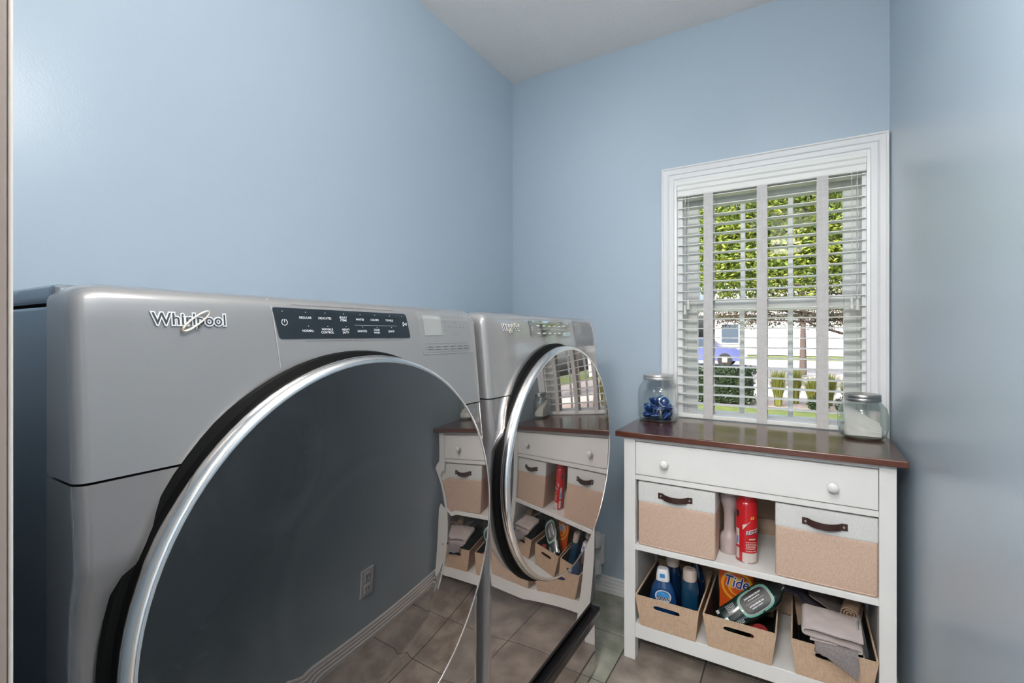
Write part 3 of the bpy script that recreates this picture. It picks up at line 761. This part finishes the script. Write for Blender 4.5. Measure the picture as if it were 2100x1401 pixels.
# dark green bottle lying across its bin
DKGREEN = mat('dark_green_bottle', (.006, .018, .017), .16, coat=1); MINT = mat('mint_print', (.14, .40, .30), .3, coat=.6)
LABELD = mat('label_dark', (.022, .020, .024), .35); STEELB = mat('foil_blue', (.42, .56, .62), .25, .4)
Zl = Vector((.150, .055, .125)).normalized(); n_ = Vector((.12, -.72, .66)); n_ = (n_ - Zl * n_.dot(Zl)).normalized(); Yl = -n_; Xl = Yl.cross(Zl)
R = thing('cleaner_bottle', 'dark green bottle with mint oval label lying tilted across its bin', 'bottle', (-.214, 1.735, .196))
R.rotation_euler = Matrix((Xl, Yl, Zl)).transposed().to_euler()
MB().lathe([(0, 0), (.034, 0), (.039, .005), (.041, .02), (.041, .055), (.044, .09), (.0455, .14), (.043, .175), (.034, .20), (.022, .215), (.017, .222), (.017, .235), (0, .235)], seg=44, sy=.56, sq=3.0).build('bottle_body', DKGREEN, R, True)
def gx(x, z, e):  # front face of the flat bottle
    r = .043; q = max(0, 1 - (abs(x) / r) ** 3) ** (1 / 3); return (x, -.56 * r * q - e - .0015, z)
def stad(mb, hw, hz, zc, e, hole=None, n=40, xc=0):
    rows = []
    for sc_ in ([hole, 1] if hole else [.001, .35, .7, 1]):
        ring = []
        for k in range(n):
            a = 2 * PI * k / n; u = math.copysign(abs(math.cos(a)) ** .6, math.cos(a)); v = math.copysign(abs(math.sin(a)) ** .6, math.sin(a))
            ring.append(mb.bm.verts.new(gx(xc + hw * u * sc_, zc + hz * v * (sc_ if not hole or sc_ == 1 else 1 - (1 - sc_) * hw / hz), e)))
        rows.append(ring)
    for A, B in zip(rows, rows[1:]):
        for k in range(n): mb.bm.faces.new((A[k], A[(k + 1) % n], B[(k + 1) % n], B[k]))
    return mb
lb = stad(MB(), .0335, .052, .135, .0006).build('label_plate', LABELD, R, True)
stad(MB(), .0375, .057, .135, .0009, .84).build('label_glow', MINT, lb, True)
stad(MB(), .0325, .051, .135, .0014, .93).build('label_rim', PRINT_L, lb, True)
mb = MB()
def dash(mb, x0, x1, z, h, e): mb.poly([gx(x0, z - h, e), gx(x1, z - h, e), gx(x1, z + h, e), gx(x0, z + h, e)])
random.seed(3)
for x_, hw, za, zb in ((-.0165, .0024, .105, .168), (-.0085, .0013, .115, .158), (.0085, .0024, .108, .160), (.0160, .0015, .112, .150)):
    z_ = za
    while z_ < zb:
        ln_ = random.uniform(.0016, .0032); dash(mb, x_ - hw, x_ + hw, z_ + ln_ / 2, ln_ / 2, .0016); z_ += ln_ + random.uniform(.0012, .0024)
dash(mb, -.0006, .0000, .135, .034, .0016)
for k in range(7): dash(mb, -.030, .034, .040 + k * .0045, .0005, .0010)
mb.build('label_print', PRINT_W, lb)
mb = MB(); dash(mb, -.002, .020, .018, .010, .0012); mb.build('label_foil', STEELB, lb)
mb = MB(); dash(mb, -.034, -.022, .010, .005, .0012); mb.build('label_square', PRINT_L, lb)
# red capped bottle beneath
R = thing('red_cap_bottle', 'dark bottle with dull red cap lying low beside the green bottle', 'bottle', (-.108, 1.738, .148), (math.radians(20), math.radians(6), 0))
MB().lathe([(0, 0), (.024, 0), (.025, .03), (.025, .045)], seg=28).build('bottle_body', BLACKM, R, True)
MB().lathe([(.0255, .044), (.0255, .05), (.024, .075), (.021, .08), (0, .081)], seg=28).build('cap', mat('dull_red_cap', (.22, .015, .018), .4), R, True)

# spray can
RED = mat('red_can', (.55, .008, .014), .2, coat=.7)
R = thing('spray_can', 'red and white spray can standing between the linen bins', 'spray can', (-.144, 1.764, .4130), (0, 0, 0))
MB().lathe([(0, .0015), (.031, .0015), (.0325, .003), (.0328, .006), (.0326, .19), (.0315, .197), (.027, .203), (.025, .206)], seg=48).build('can_body', RED, R, True)
MB().lathe([(.0262, .2045), (.0265, .207), (.0255, .2225), (.023, .226), (0, .227)], seg=36).build('spray_cap', RED, R, True)
MB().lathe([(.0318, .0), (.0336, .0005), (.0338, .003), (.033, .005), (.031, .005)], seg=48).build('base_rim', STEEL, R, True)
def cw(a, z, e=.0004): r = .0328 + e; return (r * math.sin(a), -r * math.cos(a), z)     # a=0 faces -y
def cpatch(mb, a0, a1, z0, z1, e=.0004, n=10, f=None):
    for k in range(n):
        s0, s1 = a0 + (a1 - a0) * k / n, a0 + (a1 - a0) * (k + 1) / n
        mb.poly([cw(s0, f(k / n) if f else z0, e), cw(s1, f((k + 1) / n) if f else z0, e), cw(s1, z1, e), cw(s0, z1, e)])
def ctext(s, a, z, h, wmax, m, nm, par, rot=0):
    me = text_mesh(s, 1, .01, .2); x0, x1 = width(me); k = wmax / (x1 - x0)
    mb = MB().mesh(me, lambda p: cw(a + (p.x - x0) * k / .0328, z + p.y * h + rot * (p.x - x0) * k, .0012)); bpy.data.meshes.remove(me); return mb.build(nm, m, par, normals=False)
can = R
OFFW = mat('off_white_print', (.60, .54, .50), .35)
mb = MB(); cpatch(mb, -.30, 1.2, .006, .036); mb.build('white_band', OFFW, can)
mb = MB()
for z0, z1 in ((.012, .048), (.056, .110)): cpatch(mb, -1.05, -.62, z0, z1)
mb.build('side_panel_print', OFFW, can)
mb = MB(); cpatch(mb, -.95, -.72, .062, .085, .0008); mb.build('side_picture', SKYB, can)
mb = MB(); cpatch(mb, -1.05, -.66, .150, .170); mb.build('side_print', BLACKM, can)
mb = MB(); mb.poly([cw(-.28, .110, .0006), cw(.10, .127, .0006), cw(.50, .141, .0006), cw(.10, .131, .0006), cw(-.28, .127, .0006)]); mb.build('white_flash', OFFW, can)
ctext('RESOLVE', .06, .099, .020, .058, NBLUE, 'can_name_shadow', can, .25); ctext('RESOLVE', .03, .101, .019, .056, PRINT_W, 'can_name', can, .25)
ctext('55', .42, .150, .012, .013, mat('yellow_text', (.85, .70, .05), .4), 'can_number', can, .15)
mb = MB()
for k, z in enumerate((.070, .064, .059, .054, .049, .041)):
    a = .02 + .03 * (k % 2)
    while a < 1.0:
        d_ = random.uniform(.06, .16); cpatch(mb, a, a + d_, z, z + .0026, .0008, 3); a += d_ + .05
cpatch(mb, .30, .95, .080, .084, .0008, 5)
mb.build('small_print', OFFW, can)

# beige bottle beside the can
R = thing('pump_bottle', 'mauve beige bottle with narrow waist beside the spray can', 'bottle', (-.2005, 1.803, .4130))
MVE = mat('mauve_plastic', (.46, .38, .37), .4)
MB().lathe([(0, 0), (.029, 0), (.0305, .004), (.0305, .050), (.027, .062), (.0185, .072), (.0175, .085), (.0175, .130), (.020, .150), (.027, .172), (.0295, .188), (.0295, .200)], seg=40).build('bottle_body', MVE, R, True)
MB().lathe([(.0265, .199), (.027, .218), (.024, .222), (0, .223)], seg=32).build('cap', CAPB, R, True)

# ------------------------------------------------------------------ cloths in the right tan bin
def nz(x, y, z=0): return noise.noise(Vector((x, y, z)))
TWL = mat('pale_towel', (.56, .49, .47), .95, bump=(700, .5, .002), spec=.1); GREYC = mat('grey_terry', (.25, .22, .225), .95, bump=(900, .8, .003), var=(300, (.34, .31, .31)), spec=.1)
DARKC = mat('charcoal_cloth', (.035, .032, .042), .9, bump=(500, .3, .001), spec=.1); TAUPEC = mat('taupe_cloth', (.16, .14, .13), .95, bump=(700, .4, .001), spec=.1)
TANC = mat('tan_cloth', (.40, .29, .20), .95, bump=(700, .4, .001), spec=.1); BLKC = mat('black_cloth', (.012, .012, .013), .9, spec=.1); LTG = mat('pale_grey_cloth', (.36, .38, .38), .95, bump=(700, .4, .001), spec=.1)
def fold_path(pts, n):
    """dense points along a polyline"""
    P = [Vector(p) for p in pts]; d = [0]
    for a, b in zip(P, P[1:]): d.append(d[-1] + (b - a).length)
    def at(t):
        s = t * d[-1]
        for k in range(len(P) - 1):
            if s <= d[k + 1] or k == len(P) - 2: return P[k].lerp(P[k + 1], (s - d[k]) / (d[k + 1] - d[k]))
    return at
# folded towel: fold on the left, two double layers, tilted towards the front
def arc(cx, cz, r, a0, a1, n=7): return [(cx + r * math.cos(math.radians(a0 + (a1 - a0) * k / (n - 1))), cz + r * math.sin(math.radians(a0 + (a1 - a0) * k / (n - 1)))) for k in range(n)]
pth = [(.146, .030), (.10, .031), (.05, .0305)] + arc(.008, .0195, .0105, 90, 270) + [(.05, .0095), (.10, .0085)] + arc(.142, .0035, .0050, 90, -90) + [(.10, -.0015), (.045, -.001), (.02, -.0045)]
ta = fold_path([(p[0], 0, p[1]) for p in pth], 60)
def towel(u, v):
    p = ta(u); d = -.055 + .110 * v
    x = p.x + .010 * v + .0025 * nz(v * 5, p.z * 90); z = p.z + .0035 * nz(p.x * 30, v * 4, p.z * 60) - .012 * max(0, .35 - v) ** 1.2
    return (x - .075, d, z)
tw = MB().sheet(towel, 64, 14, .0052).build('folded_towel', TWL, None, True, angle=80)
tw.location = (.0845, 1.724, .270); tw.rotation_euler = (math.radians(7), math.radians(5), math.radians(5)); tag(tw, 'folded pale pink towel lying on top of the cloth bin', 'towel')
def rag(u, v):                                   # lies under the towel, hangs over the front board
    s = v * .125; x = -.052 + .104 * u
    if s < .055: y, z = .048 - s, .004 + .10 * (.055 - s)
    else: y, z = -.009 - .006 * math.sin((s - .055) * 20), .004 - (s - .055) * (.25 + .75 * u ** 1.3)
    return (x + .004 * nz(v * 6, 2), y + .002 * nz(u * 6, v * 5, 4), z + .003 * nz(u * 5, v * 7))
rg = MB().sheet(rag, 16, 24, .006).build('cleaning_rag', GREYC, None, True, angle=80); rg.location = (.098, 1.668, .252); tag(rg, 'grey terry rag hanging over the front of the cloth bin', 'cloth')
def drape(u, v):
    x = -.045 + .115 * u; y = -.03 + .12 * v
    return (x, y + .006 * nz(u * 4, v * 3, 1), .052 - .075 * u + .016 * nz(u * 5 + 2, v * 4) + .03 * v * (1 - u) - .10 * max(0, .16 - u) - .05 * max(0, .2 - v))
dc = MB().sheet(drape, 22, 18, .005).build('cleaning_cloth', DARKC, None, True, angle=80); dc.location = (.012, 1.800, .308); tag(dc, 'charcoal cloth bunched over the left side of the cloth bin', 'cloth')
def drape2(u, v):
    x = -.05 + .10 * u; y = -.05 + .10 * v
    return (x, y, .02 - .055 * u + .004 * nz(u * 4, v * 4, 7) + .012 * v)
d2 = MB().sheet(drape2, 14, 12, .005).build('cleaning_cloth', TAUPEC, None, True, angle=80); d2.location = (.084, 1.832, .318); tag(d2, 'taupe cloth lying flat between folded towel and rolled cloth', 'cloth')
sp_ = []
for k in range(70):
    a = k * .26; r = .0045 + .00115 * a; sp_.append((r * math.cos(a), r * math.sin(a)))
sa = fold_path([(p[0], 0, p[1]) for p in sp_], 80)
rc = MB().sheet(lambda u, v: (sa(u).x, -.055 + .11 * v, sa(u).z), 90, 5, .0034).build('rolled_cloth', TANC, None, True, angle=80); rc.location = (.150, 1.836, .316); rc.rotation_euler = (math.radians(10), 0, math.radians(-12)); tag(rc, 'rolled tan and brown cloth at the back of the cloth bin', 'cloth')
def hang(u, v):
    s = v * .14
    return (-.012 + .012 * u + .03 * v ** 1.5 + .003 * nz(u * 4, v * 5), -.045 + .075 * u, .045 - s * (.35 + .75 * v) + .004 * nz(u * 5, v * 4, 3))
hg = MB().sheet(hang, 10, 20, .0045).build('cleaning_cloth', LTG, None, True, angle=80); hg.location = (.163, 1.766, .262); tag(hg, 'pale grey cloth edge tucked at the right side of the towel', 'cloth')
def heap(u, v):
    x, y = -.080 + .16 * u, -.115 + .235 * v; e = (1 - (2 * u - 1) ** 6) * (1 - (2 * v - 1) ** 6)
    return (x, y, -.05 + .10 * e + .014 * nz(u * 6, v * 7, 2))
hp = MB().sheet(heap, 26, 26, .006).build('cleaning_cloth', BLKC, None, True, angle=80); hp.location = (.0905, 1.825, .196); tag(hp, 'black cloth heaped in the bottom of the cloth bin', 'cloth')

# ------------------------------------------------------------------ jars on the tabletop
R = thing('glass_jar', 'clear glass jar of blue detergent pods on the tabletop', 'jar', (-.484, 1.968, TZ + .0005))
jl = [(0, .004), (.050, .004), (.062, .0), (.070, .006), (.076, .020), (.0765, .110), (.074, .128), (.066, .145), (.057, .154), (.055, .159), (.057, .161), (.055, .164), (.055, .176)]
MB().lathe(jl, seg=56, sq=2.7).build('glass_body', JARG, R, True)
MB().lathe([(.068, .002), (.071, .004), (.070, .009), (.066, .010)], seg=56, sq=2.7).build('glass_base', JARG2, R, True)
MB().lathe([(.0575, .163), (.0590, .165), (.0590, .171), (.0580, .173), (.0590, .176), (.0590, .182), (.057, .1845), (0, .1850)], seg=48).build('lid', LIDL, R, True)
PODB = mat('pod_blue', (.004, .035, .19), .12, coat=1); PODW = mat('pod_film', (.12, .26, .42), .15, coat=1)
PODS = []
random.seed(11)
for zz_, spots in ((.024, [(-.042, -.030), (.0, -.044), (.042, -.028), (-.046, .016), (.046, .018), (0, .0), (-.018, .046), (.026, .046)]), (.052, [(-.030, -.036), (.012, -.042), (.046, -.012), (-.046, .004), (.004, .002), (.030, .036), (-.022, .040)]), (.078, [(-.010, -.026), (.032, -.020), (.004, .020)])):
    for x, y in spots: PODS.append((x * .9, y * .9, zz_))
pm = None
for k, (x, y, z) in enumerate(PODS):
    if pm is None:
        pr = bpy.data.objects.new('detergent_pod', None); C.objects.link(pr); pr.empty_display_size = .01
        pm = (MB().lathe([(0, -.011), (.008, -.0105), (.0145, -.007), (.0175, 0), (.0145, .007), (.008, .0105), (0, .011)], seg=20, sq=2.6).build('gel', PODB, pr, True),
              MB().lathe([(.0165, -.0012), (.0205, -.0006), (.0205, .0006), (.0165, .0012)], seg=20, sq=3).build('film_edge', PODW, pr, True))
        o = pr
    else:
        o = pr.copy(); C.objects.link(o)
        for q in pm: c = q.copy(); C.objects.link(c); c.parent = o
    o.location = (-.484 + x, 1.968 + y, TZ + z); o.rotation_euler = (random.uniform(-1.2, 1.2), random.uniform(-1.2, 1.2), random.uniform(0, 3))
    tag(o, 'small blue detergent pod piled in the clear glass jar', 'detergent pod', 'pods in the glass jar')
R = thing('glass_jar', 'squat greenish glass jar of white dryer sheets by the right wall', 'jar', (.1885, 1.972, TZ + .0005))
jr = [(0, .005), (.040, .005), (.048, .0), (.056, .004), (.065, .016), (.0695, .034), (.0695, .082), (.066, .100), (.057, .113), (.0495, .120), (.0475, .125), (.0475, .134)]
MB().lathe(jr, seg=56).build('glass_body', JARG2, R, True)
MB().lathe([(.046, .001), (.055, .003), (.060, .008), (.056, .010)], seg=56).build('glass_base', JARG2, R, True)
MB().lathe([(.0495, .124), (.0508, .126), (.0508, .133), (.0496, .135), (.0508, .137), (.0508, .144), (.0485, .1475), (.044, .1482), (0, .1482)], seg=48).build('lid', LID, R, True)
SHEET = mat('dryer_sheet_white', (.76, .70, .69), .9, spec=.1, bump=(900, .15, .0005))
random.seed(5)
for k in range(9):
    t = k / 8
    def sh(u, v, k=k, t=t):
        w_ = .050 - .006 * abs(t - .5)
        xx = -w_ + 2 * w_ * u
        cur = .012 * math.sin(PI * u * (.8 + .3 * t)) + .003 * nz(u * 3, v * 3, k)
        y = -.040 + .078 * t * (1 - .35 * u) + cur * (.6 - t)
        z = .010 + (.046 + .044 * t) * (1 - .55 * u ** 1.2) * v + .004 * nz(u * 2, k * 3.1) * v
        lim = .062; r_ = math.hypot(xx, y)
        if r_ > lim - .004 * (v < .2): f = (lim - .004 * (v < .2)) / r_; xx, y = xx * f, y * f
        return (xx, y, z)
    o = MB().sheet(sh, 14, 8, .0012).build('dryer_sheet', SHEET, None, True, angle=80); o.location = (.1885, 1.972, TZ + .002)
    tag(o, 'white dryer sheet folded upright in the squat glass jar', 'dryer sheet', 'dryer sheets in the squat jar')
def curl(u, v):
    a = -.5 + 2.6 * u; return (.030 + .018 * math.cos(a), .005 + .030 * math.sin(a), .012 + .075 * v)
o = MB().sheet(curl, 16, 6, .0014).build('dryer_sheet', SHEET, None, True, angle=80); o.location = (.1885, 1.972, TZ + .002); tag(o, 'white dryer sheet curled upright at the wall side of the squat jar', 'dryer sheet')

# ------------------------------------------------------------------ garden and street outside
GZ = -.35
GRASS = mat('lawn_green', (.045, .075, .010), .9, var=(3.5, (.085, .11, .018), 10), bump=(60, .6, .03))
ASPH = mat('street_grey', (.17, .165, .165), .9, var=(2, (.21, .205, .20)))
CONC = mat('pale_concrete', (.34, .33, .32), .9, var=(3, (.40, .385, .37)))
MULCH = mat('pale_mulch', (.26, .21, .17), .95, var=(20, (.36, .31, .27)))
def ground(name, a, b, m, z): return struct(MB().box((a[0], a[1], z - .1), (b[0], b[1], z)).build(name, m))
ground('ground_lawn', (-25, YB + WT, 0), (25, 11.2, 0), GRASS, GZ)
ground('ground_bed', (-25, 11.2, 0), (25, 13.4, 0), MULCH, GZ - .01)
ground('ground_walk', (-40, 13.4, 0), (40, 16.5, 0), CONC, GZ - .01)
ground('ground_street', (-60, 16.5, 0), (60, 34, 0), ASPH, GZ - .06)
ground('ground_far', (-80, 34, 0), (80, 120, 0), GRASS, GZ - .05)
random.seed(21)
LEAF = leafmat('tree_leaf', [(.03, .06, .010), (.08, .13, .018), (.17, .24, .03), (.32, .36, .05), (.05, .09, .018)])
LEAFD = leafmat('hedge_leaf', [(.012, .026, .010), (.02, .045, .014), (.04, .07, .02), (.015, .03, .012)])
LEAFP = leafmat('plum_leaf', [(.06, .04, .03), (.11, .07, .05), (.10, .12, .04), (.05, .05, .03)])
BLADE = leafmat('grass_blade', [(.08, .12, .02), (.20, .25, .03), (.48, .42, .12), (.12, .16, .03), (.30, .30, .06)])
BARK = mat('bark', (.06, .045, .04), .9, bump=(30, .6, .02))
def leaves(mb, c, n, size, test=None):
    for _ in range(n):
        d = Vector((random.gauss(0, 1), random.gauss(0, 1), random.gauss(0, 1))).normalized() * random.random() ** .45
        p = Vector((c[0] + d.x * c[3], c[1] + d.y * c[4], c[2] + d.z * c[5]))
        if p.z < GZ + .02: continue
        a = Vector((random.gauss(0, 1), random.gauss(0, 1), random.gauss(0, 1))).normalized(); b = a.orthogonal().normalized(); s = size * random.uniform(.6, 1.3)
        mb.poly([p - a * s, p - b * s * .45, p + a * s, p + b * s * .45])
def tree(name, label, base, hgt, blobs, n, size, m, lean=(0, 0)):
    R = thing(name, label, 'tree', base, group='trees outside the window')
    top = Vector((lean[0], lean[1], hgt))
    mb = MB().tube([(0, 0, 0), (top.x * .3, top.y * .3, hgt * .4), (top.x, top.y, hgt)], lambda t: .13 * (1 - .55 * t), 10)
    mb.build('trunk', BARK, R, True)
    for b in blobs:
        s = top * random.uniform(.55, .95); e = Vector(b[:3]); mid = (s + e) / 2 + Vector((random.uniform(-.2, .2), 0, random.uniform(-.1, .25)))
        MB().tube([s, mid, e], lambda t: .045 * (1 - .75 * t), 6).build('branch', BARK, R, True)
        for _ in range(3):
            q = s.lerp(e, random.uniform(.4, .9)); f = e + Vector((random.uniform(-1, 1) * b[3], random.uniform(-.5, .5) * b[4], random.uniform(-1, .6) * b[5]))
            MB().tube([q, (q + f) / 2 + Vector((0, 0, .1)), f], lambda t: .016 * (1 - .7 * t), 5).build('twig', BARK, R)
    mb = MB()
    for b in blobs: leaves(mb, b, n, size)
    mb.build('foliage', m, R, normals=False)
tree('garden_tree', 'broad sunlit green tree closest to the window', (2.3, 9.6, GZ), 2.6, [(-2.2, .2, 2.75, 1.2, .9, .75), (-3.4, .1, 2.9, 1.1, .8, .75), (-1.2, 0, 3.0, 1.2, .9, .9), (-.2, .3, 3.4, 1.3, 1, 1), (1.4, 0, 3.2, 1.4, 1, 1), (-2.6, .3, 4.1, 1.5, 1, .9), (-1, 0, 4.4, 1.5, 1, 1), (-4.2, .4, 3.9, 1.2, .9, .9), (-2.0, .4, 3.5, 1.2, .9, .8), (-3.2, .3, 3.5, 1.1, .9, .7), (-2.5, .6, 3.75, 1.2, .9, .8), (-2.7, .8, 3.2, 1.2, .9, .6)], 4600, .042, LEAF, (-.4, 0))
tree('garden_tree', 'slim leaning tree with plum brown leaves beyond the hedge', (2.0, 13.6, GZ), 2.2, [(-1.6, 0, 2.2, .9, .5, .28), (-2.6, 0, 2.3, .9, .5, .26), (-.6, 0, 2.15, .8, .5, .3), (-3.6, 0, 2.2, .8, .5, .3), (.8, 0, 2.4, 1, .6, .5), (-2.0, .2, 2.8, 1.3, .6, .4), (-3.0, .1, 1.9, 1.2, .5, .25), (-1.2, .1, 1.85, 1.0, .5, .25)], 1000, .035, LEAFP, (-.5, 0))
tree('street_tree', 'tall green street tree standing before the white house', (.2, 21, GZ), 4.2, [(-2, 0, 3.9, 2, 1.2, 1), (.8, 0, 4.2, 2, 1.2, 1.2), (-.6, 0, 5.6, 2.2, 1.4, 1.4), (-3, 0, 4.3, 1.6, 1, 1), (2.6, 0, 4.6, 2, 1.2, 1.3)], 2200, .075, LEAF)
tree('street_tree', 'green street tree above the blue car', (-6.0, 17.5, GZ), 4.0, [(0, 0, 4.2, 2.2, 1.4, 1.4), (2, 0, 4.3, 1.8, 1.2, 1.2), (-2, 0, 4.2, 2, 1.2, 1.2), (.8, 0, 5.8, 2, 1.3, 1.3)], 1200, .11, LEAF)
tree('street_tree', 'green street tree right of the white house driveway', (6.5, 16.5, GZ), 3.8, [(0, 0, 4.0, 2.2, 1.4, 1.4), (-1.8, 0, 4.2, 1.8, 1.2, 1.2), (2, 0, 4.2, 2, 1.2, 1.2), (0, 0, 5.6, 2, 1.3, 1.3)], 1000, .11, LEAF)
# clipped hedge
R = thing('hedge', 'dark clipped evergreen hedge at the edge of the lawn', 'hedge', (-2.45, 11.7, GZ))
MB().box((-1.6, -.33, .0), (1.62, .33, .66), .12, 3).build('hedge_core', mat('hedge_core', (.012, .02, .01), .95), R)
mb = MB()
for _ in range(6500):
    s = random.random(); x = random.uniform(-1.68, 1.70)
    p = Vector((x, -.36 + random.uniform(-.05, .04), random.uniform(.02, .76))) if s < .55 else Vector((x, random.uniform(-.36, .36), .72 + random.uniform(-.06, .09)))
    a = Vector((random.gauss(0, 1), random.gauss(0, 1), random.gauss(0, 1))).normalized(); b = a.orthogonal().normalized(); q = random.uniform(.02, .04)
    mb.poly([p - a * q, p - b * q * .5, p + a * q, p + b * q * .5])
mb.build('foliage', LEAFD, R, normals=False)
# grass clumps and small shrubs in the bed
def clump(x, y, h, n, label):
    R = thing('ornamental_grass', label, 'grass', (x, y, GZ), group='grass clumps in the bed')
    mb = MB()
    for _ in range(n):
        a = random.uniform(0, 2 * PI); r0 = random.uniform(0, .07); out = random.uniform(.02, .23); hh = h * random.uniform(.6, 1.1); wd = random.uniform(.006, .012)
        d = Vector((math.cos(a), math.sin(a), 0)); t = Vector((-d.y, d.x, 0)) * wd
        pts = [d * (r0 + out * q * q) + Vector((0, 0, hh * (q - .18 * q ** 3))) for q in (0, .35, .7, 1)]
        L_ = [mb.bm.verts.new(p - t * (1 - .8 * k / 3)) for k, p in enumerate(pts)]; R_ = [mb.bm.verts.new(p + t * (1 - .8 * k / 3)) for k, p in enumerate(pts)]
        for k in range(3): mb.bm.faces.new((L_[k], R_[k], R_[k + 1], L_[k + 1]))
    mb.build('blades', BLADE, R, normals=False)
for k in range(10):
    row = k % 2; x = -.34 + .31 * k
    clump(x, 11.62 + .62 * row, random.uniform(.66, .92) + .08 * row, 560, 'yellow green ornamental grass clump in the bed beyond the lawn')
def shrub(x, y, r, label):
    R = thing('low_shrub', label, 'shrub', (x, y, GZ), group='low shrubs in the bed')
    mb = MB(); leaves(mb, (0, 0, r * .8, r * 1.2, r, r), 700, .03); bmesh.ops.translate(mb.bm, verts=mb.bm.verts, vec=(0, 0, 0)); mb.build('foliage', LEAFD, R, normals=False)
    MB().tube([(0, 0, -.0), (0, .02, r * .8)], .02, 6).build('stem', BARK, R)
for x, y, r in ((.36, 11.2, .15), (.84, 11.2, .16), (1.34, 11.2, .17)): shrub(x, y, r + .02, 'low dark green shrub in front of the grass clumps')
# white house across the street
SID = mat('white_siding', (.50, .50, .54), .7); ROOF = mat('grey_roof', (.16, .16, .17), .85, var=(8, (.22, .21, .22))); GLASSD = mat('far_window', (.05, .07, .10), .1)
hs = thing('house', 'white house with garage across the street', 'house', (3, 40, GZ))
MB().box((-9, 0, 0), (11, 8, 3.1)).build('wall', SID, hs)
for k in range(14): MB().box((-9.01, -.03, .2 * k + .18), (11.01, .0, .2 * k + .20)).build('siding_lap', mat('siding_lap_grey', (.30, .30, .33), .8), hs)
MB().prism([(-.6, 3.0), (8.6, 3.0), (4, 5.8)], 'x', -9.6, 11.6).build('roof', ROOF, hs)
for x0, x1, z0, z1 in ((-8, -6.8, .9, 2.3), (8, 9.6, .9, 2.3)):
    q = MB().box((x0 - .1, -.08, z0 - .1), (x1 + .1, -.02, z1 + .1)).build('window', WHITE, hs); MB().box((x0, -.1, z0), (x1, -.07, z1)).build('pane', GLASSD, q)
gd = MB().box((1, -.06, 0), (6, 0, 2.3)).build('garage_door', CONC, hs)
for k in range(4): MB().box((1.05, -.09, .06 + k * .56), (5.95, -.05, .56 + k * .56), .02).build('door_board', SID, gd)
# parked blue car
car = thing('parked_car', 'blue car parked along the street', 'car', (-4.4, 26, GZ - .06))
CARB = mat('car_blue', (.07, .09, .24), .25, coat=1); TYRE = mat('tyre', (.015, .015, .016), .8)
body = [(-2.2, .35), (-2.15, .30), (2.15, .30), (2.25, .45), (2.22, .78), (2.05, .86), (1.2, .95), (.55, 1.38), (.3, 1.44), (-1.1, 1.44), (-1.35, 1.38), (-1.95, .98), (-2.2, .92), (-2.28, .7)]
MB().prism([(p[0], p[1]) for p in body][::-1], 'y', -.85, .85).build('body', CARB, car)
for pts in ([(1.02, .98), (.5, 1.34), (-.3, 1.36), (-.3, .98)], [(-.38, .98), (-.38, 1.36), (-1.1, 1.36), (-1.7, .98)]): MB().prism(pts[::-1], 'y', -.875, -.845).build('side_window', GLASSD, car)
for x in (-1.4, 1.4):
    for y in (-.84, .62):
        k = MB().lathe([(0, 0), (.2, 0), (.32, .01), (.34, .05), (.34, .18), (.3, .22), (0, .22)], (0, 0, 0), seg=28)
        bmesh.ops.rotate(k.bm, verts=k.bm.verts, cent=(0, 0, 0), matrix=Matrix.Rotation(-PI / 2, 3, 'X')); bmesh.ops.translate(k.bm, verts=k.bm.verts, vec=(x, y - .04, .34)); wh = k.build('wheel', TYRE, car, True); MB().box((x - .14, y - .06, .20), (x + .14, y + .02, .48), .05).build('hub_cap', STEEL, wh)
